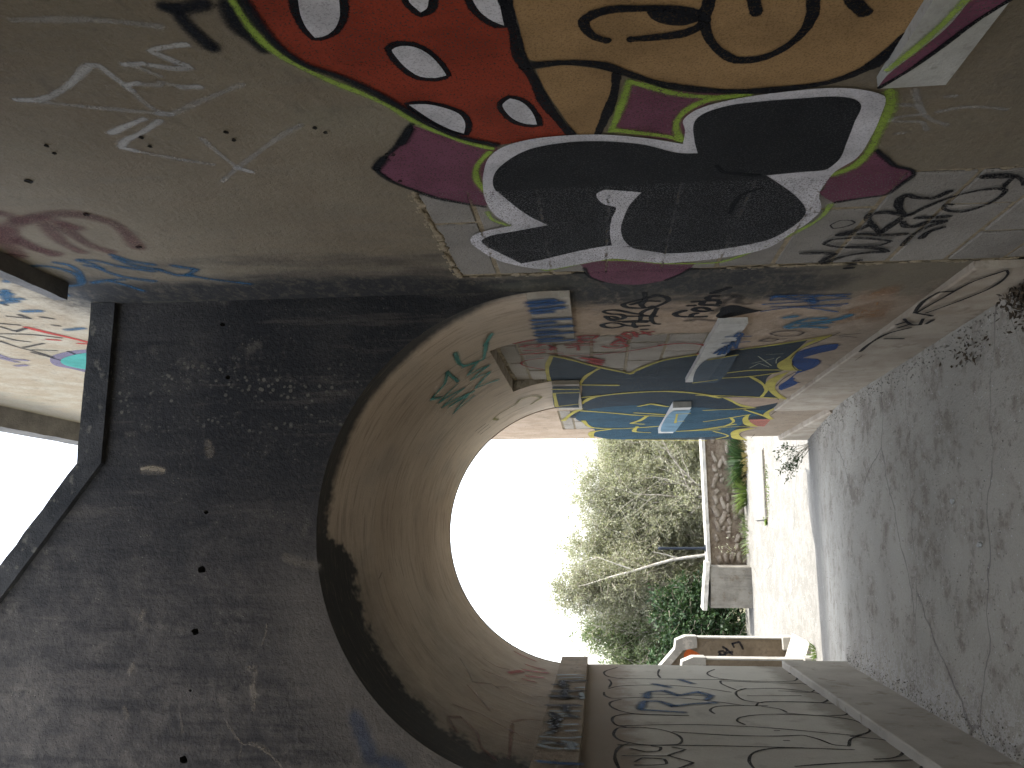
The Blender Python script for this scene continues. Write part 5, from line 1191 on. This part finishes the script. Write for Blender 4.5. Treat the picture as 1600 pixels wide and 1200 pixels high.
# ------------------------------------------------------------------ yard: far wall, steps, hatch, post
ZY = -.55
FW = empty('rubble_wall', (.6, 13.3, ZY), 'low rubble stone wall with a pale cap at the back of the sunlit yard', 'stone wall')
def far_wall():
    r = random.Random(3); x0, x1, yf = -.455, 3.4, 13.25
    top = lambda x: .0+.02*math.sin(x*2)+(.06*max(0, -x))
    bm = bmesh.new(); n = 60
    V, Fc = [], []
    for i in range(n+1):
        x = x0+(x1-x0)*i/n
        for j in range(9):
            z = ZY-.05+(top(x)-ZY+.05)*j/8; V.append((x, yf+.03+.015*mnoise.noise(Vector((x*7, z*7, 0))), z))
    for i in range(n):
        for j in range(8): a = i*9+j; Fc.append((a, a+9, a+10, a+1))
    mesh('mortar_face', V, Fc, M['wallmortar'], FW)
    z = ZY-.02
    while z < -.1:
        h = r.uniform(.07, .16); x = x0+r.uniform(0, .06)
        while x < 2.3:
            w = r.uniform(.05, .26)
            if z+h < -.0 and r.random() < .72:
                b2 = bmesh.new(); bmesh.ops.create_icosphere(b2, subdivisions=2, radius=1); sd = r.random()*50
                ca, sa = math.cos(r.gauss(0, .28)), math.sin(r.gauss(0, .28)); hh = h*r.uniform(.6, 1.05); dz = r.uniform(-.02, .02)
                for v in b2.verts:
                    p = v.co.copy(); e = 1+.5*mnoise.noise(p*1.3+Vector((sd, 0, 0)))
                    q = [math.copysign(abs(c)**.6, c) for c in p]; qx, qz = q[0]*w*.46*e, q[2]*hh*.46*e
                    v.co = Vector((x+w/2+qx*ca-qz*sa, yf+.042+q[1]*.04*e, z+h/2+dz+qx*sa+qz*ca))
                bmobj('stone', b2, M['stone'], FW, True)
            x += w
        z += h
    rough_bar('cap', (x0, yf+.11, -.012), (x1, yf+.11, .018), [(-.14, 0), (.13, 0), (.125, .05), (-.13, .055)], M['wcap'], FW, 60, .012, 31)
    # rendered end that swings towards the yard
    rough_bar('end_pier', (-.43, 13.2, ZY-.1), (-1.02, 13.24, ZY-.1), [(-.3, 0), (.05, 0), (.05, .70), (-.3, .70)], M['endr'], FW, 26, .02, 33)
    rough_bar('cap', (-.36, 13.2, .045), (-1.06, 13.24, .115), [(-.32, 0), (.075, 0), (.07, .05), (-.31, .06)], M['wcap'], FW, 26, .012, 34)
far_wall()
def post():
    V, Fc = [], []; x, y = -.18, 13.37; n = 8; prof = [(.0, .022), (.1, .022), (.2, .020), (.62, .020), (.66, .024), (.70, .024), (.72, .017)]
    for z, rr in prof:
        for k in range(n): V.append((x+rr*math.cos(6.283*k/n), y+rr*math.sin(6.283*k/n), -.0+.03+z*1.03))
    for i in range(len(prof)-1):
        for k in range(n): a, b = i*n+k, i*n+(k+1) % n; Fc.append((a, b, b+n, a+n))
    Fc.append(tuple(range((len(prof)-1)*n, len(prof)*n)))
    t = empty('steel_post', (x, y, .03), 'short dark blue steel post on the cap of the low stone wall', 'post')
    mesh('shaft', V, Fc, M['post'], t, True)
    box('base_plate', x-.05, x+.05, y-.05, y+.05, .04, .055, M['post'], t, .003)
post()
def steps():
    st = empty('stair_walls', (-1.4, 9.95, ZY), 'pale rendered stair parapets rising to the left behind the passage', 'stairs')
    def stringer(y0, y1, xe, zt, name):
        # side view: upright end, then a sloping top climbing away to the left
        prof = [(xe, ZY-.1), (xe, zt-.1), (xe-.085, zt), (xe-.085-1.6, zt+1.45), (xe-.085-1.6, ZY-.1)]
        V = [(x, y0, z) for x, z in prof]+[(x, y1, z) for x, z in prof]; n = len(prof)
        mesh(name, V, [tuple(range(n))[::-1], tuple(range(n, 2*n))]+[(i, (i+1) % n, n+(i+1) % n, n+i) for i in range(n)], M['stairf'], st)
        e = .028
        cp = [(xe+e, zt-.20), (xe+e, zt-.07), (xe-.02, zt+.045), (xe-.12, zt+.06), (xe-1.69, zt+1.49), (xe-1.72, zt+1.40), (xe-.135, zt-.035), (xe-.10, zt-.20)]
        V = [(x, y0-.025, z) for x, z in cp]+[(x, y1+.025, z) for x, z in cp]; n = len(cp)
        mesh('coping', V, [t for t in [tuple(reversed(t)) for t in map(tuple, tessellate_polygon([[Vector((x, z, 0)) for x, z in cp]]))]]+[tuple(i+n for i in t) for t in map(tuple, tessellate_polygon([[Vector((x, z, 0)) for x, z in cp]]))]+[(i, (i+1) % n, n+(i+1) % n, n+i) for i in range(n)], M['stairc'], st)
        box('end_face', xe+.003, xe+.02, y0-.01, y1+.01, ZY-.05, zt-.201, M['stairc'], st, .004)
        box('foot_block', xe-.12, xe+.035, y0-.03, y1+.03, ZY-.05, ZY+.13, M['stairc'], st, .012)
    stringer(9.37, 9.52, -1.288, .79, 'parapet'); stringer(10.41, 10.56, -1.19, .76, 'parapet')
    for i in range(5):
        box('step', -1.52-.28*i-.9, -1.38-.28*i, 9.521, 10.409, ZY-.05, ZY+.12+.165*i, M['stairc'], st, .01)
    V = [(-1.12, 9.55, ZY+.012), (-1.12, 10.38, ZY+.012), (-1.4, 10.38, ZY+.115), (-1.4, 9.55, ZY+.115)]
    mesh('ramp', V+[(x, y, ZY-.05) for x, y, z in V], [(0, 1, 2, 3), (0, 4, 5, 1), (3, 2, 6, 7), (0, 3, 7, 4), (1, 5, 6, 2)], M['stairc'], st)
    o = paint_piece('painted_number', PAINT['stair_number'], st, .002); o['label'] = 'number 747 and an orange patch on the stair wall'
steps()
def hatch():
    t = empty('concrete_hatch', (.65, 11.85, ZY), 'flat concrete hatch slab with grass along its front edge', 'hatch')
    bm = bmesh.new(); bm_box(bm,   .216, 1.158, 11.5, 12.25, ZY-.04, ZY+.035, .01, .004, 4); bmobj('slab', bm, M['hatch'], t)
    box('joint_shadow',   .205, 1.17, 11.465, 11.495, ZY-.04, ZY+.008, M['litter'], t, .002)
hatch()

# ------------------------------------------------------------------ plants
def leaf_mesh(name, pts, size, mat, parent, r, aspect=.3, droop=.2, kind=None):
    V, Fc, T = [], [], []
    for p, d in pts:
        s = size*r.uniform(.6, 1.35); ax = Vector((r.gauss(0, 1), r.gauss(0, 1), r.gauss(0, 1)-droop)).normalized()
        if d is not None: ax = (ax+d*.8).normalized()
        sd = ax.cross(Vector((r.gauss(0, 1), r.gauss(0, 1), r.gauss(0, 1)))).normalized()*s*aspect*.5; b = len(V); k = r.random()
        V += [p, p+ax*s*.5+sd, p+ax*s, p+ax*s*.5-sd]; Fc.append((b, b+1, b+2, b+3)); T += [k]*4
    me = bpy.data.meshes.new(name); me.from_pydata([tuple(v) for v in V], [], Fc)
    at = me.attributes.new('tint', 'FLOAT', 'POINT'); at.data.foreach_set('value', T); me.update()
    o = link(name, me, mat, parent)
    if kind: o['kind'] = kind
    return o
def tubes(name, segs, mat, parent, n=5):
    V, Fc = [], []
    for path in segs:
        b = len(V)
        for i, (p, rr) in enumerate(path):
            d = (path[min(i+1, len(path)-1)][0]-path[max(i-1, 0)][0]).normalized(); a = d.orthogonal().normalized(); c = d.cross(a)
            for k in range(n): t = 6.2832*k/n; V.append(p+(a*math.cos(t)+c*math.sin(t))*rr)
        for i in range(len(path)-1):
            for k in range(n): q, w = b+i*n+k, b+i*n+(k+1) % n; Fc.append((q, w, w+n, q+n))
    return mesh(name, V, Fc, mat, parent, True)
def grow(r, p, d, L, rad, depth, segs, tips, spread=.55, up=.12):
    path = [(p.copy(), rad)]; n = max(3, int(L/.14)); q = p.copy(); dd = d.normalized()
    for i in range(n):
        dd = (dd+Vector((r.gauss(0, .13), r.gauss(0, .13), r.gauss(0, .10)+up*.3))).normalized(); q = q+dd*(L/n); rr = rad*(1-.62*(i+1)/n); path.append((q.copy(), max(rr, .003)))
        if depth <= 1 and i > 0: tips.append((q.copy(), dd.copy()))
        if depth > 0 and i >= n*.25 and r.random() < (.85 if depth > 1 else .7):
            nd = (dd+Vector((r.gauss(0, spread), r.gauss(0, spread), r.gauss(0, spread*.7)+up))).normalized()
            grow(r, q, nd, L*r.uniform(.42, .68), rr*.62, depth-1, segs, tips, spread, up)
    segs.append(path); tips.append((q.copy(), dd.copy()))
def tree(label, x, y, z0, h, lean, rad, mat, nleaf, lsize, seed, crowns, trunkmat='bark', spread=.55, cat='tree', name='willow_tree', aspect=.3, ntwig=2600):
    r = random.Random(seed); t = empty(name, (x, y, z0), label, cat, 'trees beyond the yard wall')
    segs, tips = [], []
    grow(r, Vector((x, y, z0)), Vector((lean, r.uniform(-.05, .05), 1)), h*.62, rad, 3, segs, tips, spread)
    # fine twigs and leaves fill clumps inside uneven crown lobes
    clumps = []
    for (cx, cy, cz, rx, rz, wgt) in crowns:
        for _ in range(int(46*wgt)):
            v = Vector((r.gauss(0, 1), r.gauss(0, 1), r.gauss(0, 1))).normalized()*(r.random()**.42)
            clumps.append(Vector((cx+v.x*rx, cy+v.y*rx*.8, cz+v.z*rz)))
    tw = []; lp = []
    for i in range(ntwig):
        c = r.choice(clumps); p = c+Vector((r.gauss(0, .16), r.gauss(0, .16), r.gauss(0, .14))); d = Vector((r.gauss(0, .6), r.gauss(0, .6), r.gauss(.35, .5))).normalized(); L = r.uniform(.10, .34); m = p+d*L*.5+Vector((r.gauss(0, .025), r.gauss(0, .025), r.gauss(0, .025)))
        tw.append([(p, .0042), (m, .0032), (p+d*L, .0018)])
        for k in range(max(1, nleaf//ntwig)):
            u = r.random(); q = p.lerp(p+d*L, u); lp.append((q+Vector((r.gauss(0, .03), r.gauss(0, .03), r.gauss(0, .03))), d))
    big = [s for s in segs if s[0][1] > .011]
    tubes('trunk', [s for s in big], M[trunkmat], t, 6)
    fine = [s for s in segs if s[0][1] <= .011]
    if fine: tubes('branches', fine, M[trunkmat], t, 4)['kind'] = 'stuff'
    tubes('twigs', tw, M['twig'], t, 3)['kind'] = 'stuff'
    lp += [(q+Vector((r.gauss(0, .06), r.gauss(0, .06), r.gauss(0, .06))), d) for q, d in tips for _ in range(6)]
    leaf_mesh('crown', lp, lsize, M[mat], t, r, aspect, .2, 'stuff')
    return t
tree('pale grey-green willow, tallest clump right of the steel post', .72, 15.2, -1.7, 3.2, .02, .07, 'willow', 84000, .046, 11, [(.72, 15.2, 1.25, .60, .95, 1.2), (.45, 15., .5, .75, .8, 1.), (1.1, 15.3, .8, .55, .9, .8), (.7, 15.1, -.35, .8, .6, .7)])
tree('grey-green willow with many thin stems directly behind the steel post', -.15, 15.6, -1.7, 3.1, -.03, .06, 'willow', 78000, .046, 12, [(-.15, 15.5, 1.35, .55, .9, 1.2), (-.2, 15.4, .5, .75, .8, 1.), (.15, 15.5, .1, .7, .7, .8)])
LW = tree('leaning willow with a bare whitish trunk left of the steel post', -.30, 14.7, -1.7, 3.5, -.14, .085, 'willow', 52000, .046, 13, [(-.85, 14.7, 1.85, .36, .62, 1.), (-.75, 14.8, 1.0, .55, .6, .9), (-1., 14.9, .4, .6, .6, .7)])
tubes('trunk', [[(Vector(p), q) for p, q in s] for s in ([((-.27, 14.25, -1.7), .045), ((-.29, 14.27, -.6), .036), ((-.31, 14.3, -.04), .031), ((-.345, 14.3, .25), .027), ((-.38, 14.3, .48), .025), ((-.47, 14.3, .82), .022), ((-.57, 14.3, 1.15), .018), ((-.66, 14.32, 1.5), .013), ((-.8, 14.36, 1.95), .008), ((-.86, 14.4, 2.25), .004)], [((-.55, 14.3, 1.1), .014), ((-.45, 14.28, 1.4), .010), ((-.34, 14.27, 1.7), .007), ((-.42, 14.27, 1.95), .004)], [((-.36, 14.3, .38), .012), ((-.29, 14.28, .6), .008), ((-.25, 14.27, .8), .005)])], M['palebark'], LW, 7)
tree('greener bushy tree above the stair parapets', -1.65, 15.4, -1.7, 2.9, .03, .06, 'green', 70000, .05, 14, [(-1.58, 15.3, 1.25, .38, .70, 1.), (-1.75, 15.4, .55, .7, .7, 1.1), (-2.3, 15.6, .7, .6, .8, .9), (-1.25, 15.2, .3, .5, .6, .7)], aspect=.42)
tree('thinner willow at the far right beside the mural wall end', 1.75, 15.9, -1.7, 2.8, .04, .06, 'willow', 66000, .046, 15, [(1.65, 15.8, .85, .55, .8, 1.), (1.5, 15.6, .1, .8, .7, 1.), (2.3, 16, .9, .7, .9, .9)])
tree('dark glossy evergreen shrub filling the gap beside the stair parapets', -1.43, 14.0, -1.6, 1.1, -.02, .035, 'dark', 24000, .065, 16, [(-1.46, 14., -.2, .54, .45, 1.1), (-1.2, 14.1, .22, .45, .45, 1.), (-1.9, 14.2, .22, .54, .54, .9)], 'twig', .6, 'shrub', 'evergreen_shrub', .5, 900)
def tuft(label, x, y, z, n, h, sp, mat, seed, name='grass_tuft', cat='weed', width=.006, lean=0., group='weeds in the yard'):
    r = random.Random(seed); V, Fc, T = [], [], []
    for _ in range(n):
        a = r.random()*6.283; q = r.random()**.6*sp; p = Vector((x+q*math.cos(a)*1.0, y+q*math.sin(a)*.5, z)); d = Vector((math.cos(a)*.5+lean, math.sin(a)*.4, 1)); L = h*r.uniform(.45, 1.1); w = width*r.uniform(.6, 1.3); s = Vector((-math.sin(a+r.uniform(-1, 1)), math.cos(a), 0))*w; b = len(V); k = r.random()
        bend = Vector((math.cos(a), math.sin(a), 0))*L*r.uniform(.1, .5)
        V += [p-s, p+s, p+d*L*.55+bend*.3-s*.8, p+d*L*.55+bend*.3+s*.8, p+d*L*.85+bend]; Fc += [(b, b+1, b+3, b+2), (b+2, b+3, b+4)]; T += [k]*5
    me = bpy.data.meshes.new(name); me.from_pydata([tuple(v) for v in V], [], Fc); at = me.attributes.new('tint', 'FLOAT', 'POINT'); at.data.foreach_set('value', T); me.update()
    o = link(name, me, M[mat]); tag(o, label, cat, group); return o
tuft('tall bright green grass clump against the low stone wall', .67, 13.0, ZY, 260, .26, .2, 'grass', 1)
tuft('darker green grass clump against the low stone wall by the mural wall end', 1.15, 13.04, ZY, 420, .34, .30, 'dark', 2)
tuft('dry brownish grass at the foot of the low stone wall by the mural wall end', 1.2, 12.9, ZY, 300, .12, .42, 'dryg', 3)
tuft('low green weeds under the rendered end of the stone wall', .0, 13.13, ZY, 120, .14, .35, 'green', 4)
tuft('small bright tuft at the left corner of the hatch slab', .216, 11.53, ZY, 90, .055, .06, 'grass', 5)
tuft('thin line of grass along the front edge of the hatch slab', .68, 11.48, ZY, 220, .035, .44, 'green', 6)['kind'] = 'stuff'
tuft('yellow-green weed at the foot of the near stair parapet', -1.22, 9.33, ZY-.0, 60, .11, .10, 'grass', 7)
def twiggy_weed():
    r = random.Random(5); t = empty('leafy_weed', (.97, 8.88, -.5), 'wiry leafy weed at the end of the mural wall plinth', 'weed', None)
    segs, tips = [], []
    for k in range(9): grow(r, Vector((.95+r.uniform(-.04, .02), 8.88+r.uniform(-.15, .1), -.5)), Vector((-.8+r.uniform(-.7, .4), r.uniform(-.4, .2), .8)), r.uniform(.16, .34), .005, 1, segs, tips, .5)
    tubes('stems', segs, M['twig'], t, 4); lp = [(q+Vector((r.gauss(0, .02), r.gauss(0, .02), r.gauss(0, .02))), d) for q, d in tips for _ in range(6)]
    leaf_mesh('leaves', lp, .032, M['dark'], t, r, .38, 0., 'stuff')
twiggy_weed()
# leaf litter and scraps
def litter():
    r = random.Random(2); pts = []
    for _ in range(1500):
        u = abs(r.gauss(0, .42)); y = 3.32+r.gauss(0, .13); x = 1.0-u*.16; x = min(x, .995)
        pts.append((Vector((x, y, zfloor(x, y)+.004+max(0, .05-u*.06)*r.random())), Vector((r.gauss(0, 1), r.gauss(0, 1), .1))))
    for _ in range(70):
        y = 4.1+r.gauss(0, .12); x = .86+r.gauss(0, .04); pts.append((Vector((x, y, zfloor(x, y)+.004)), Vector((r.gauss(0, 1), r.gauss(0, 1), .1))))
    o = leaf_mesh('leaf_litter', pts, .026, M['litter'], None, r, .45, 0.); tag(o, 'dark heap of dry leaf litter at the foot of the mural wall', 'leaf litter', None, 'stuff')
litter()
def grit():
    r = random.Random(21); V, Fc = [], []
    def bit(x, y, s):
        b = len(V); z = zfloor(x, y); a = r.random()*6.28
        for k in range(4): V.append((x+s*r.uniform(.6, 1.2)*math.cos(a+1.57*k), y+s*r.uniform(.6, 1.2)*math.sin(a+1.57*k), z-.002))
        V.append((x+r.uniform(-.3, .3)*s, y+r.uniform(-.3, .3)*s, z+s*r.uniform(.5, 1.)))
        Fc.extend([(b, b+1, b+4), (b+1, b+2, b+4), (b+2, b+3, b+4), (b+3, b, b+4)])
    for _ in range(1000):
        y = r.uniform(2.6, 8.6); bit(.995-abs(r.gauss(0, .07)), y, r.uniform(.002, .009))
    for _ in range(700):
        y = r.uniform(3., 6.6); bit(-.905+abs(r.gauss(0, .06)), y, r.uniform(.002, .008))
    for _ in range(1100):
        bit(r.uniform(-.9, .95), r.uniform(2.3, 8.), r.uniform(.0015, .006))
    tag(mesh('grit', V, Fc, M['endr']), 'loose grit and concrete crumbs scattered over the floor', 'grit', None, 'stuff')
grit()
def scraps():
    r = random.Random(9)
    for i, (x, y, s, lab) in enumerate([(.17, 4.35, .014, 'pale render flake on the passage floor, the farthest of three'), (-.04, 4.05, .013, 'pale render flake on the passage floor, the middle one of three'), (.15, 3.45, .016, 'pale render flake on the passage floor, the nearest of three')]):
        n = 7; z = zfloor(x, y)+.006
        top = [(x+s*r.uniform(.35, 1.3)*math.cos(6.283*k/n), y+s*1.4*r.uniform(.5, 1.1)*math.sin(6.283*k/n), z+.006) for k in range(n)]
        V = top+[(a, b, z-.006) for a, b, c in top]
        tag(mesh('render_flake', V, [tuple(range(n))]+[(k, n+k, n+(k+1) % n, (k+1) % n) for k in range(n)], M['paper']), lab, 'debris', 'render flakes on the floor')
scraps()
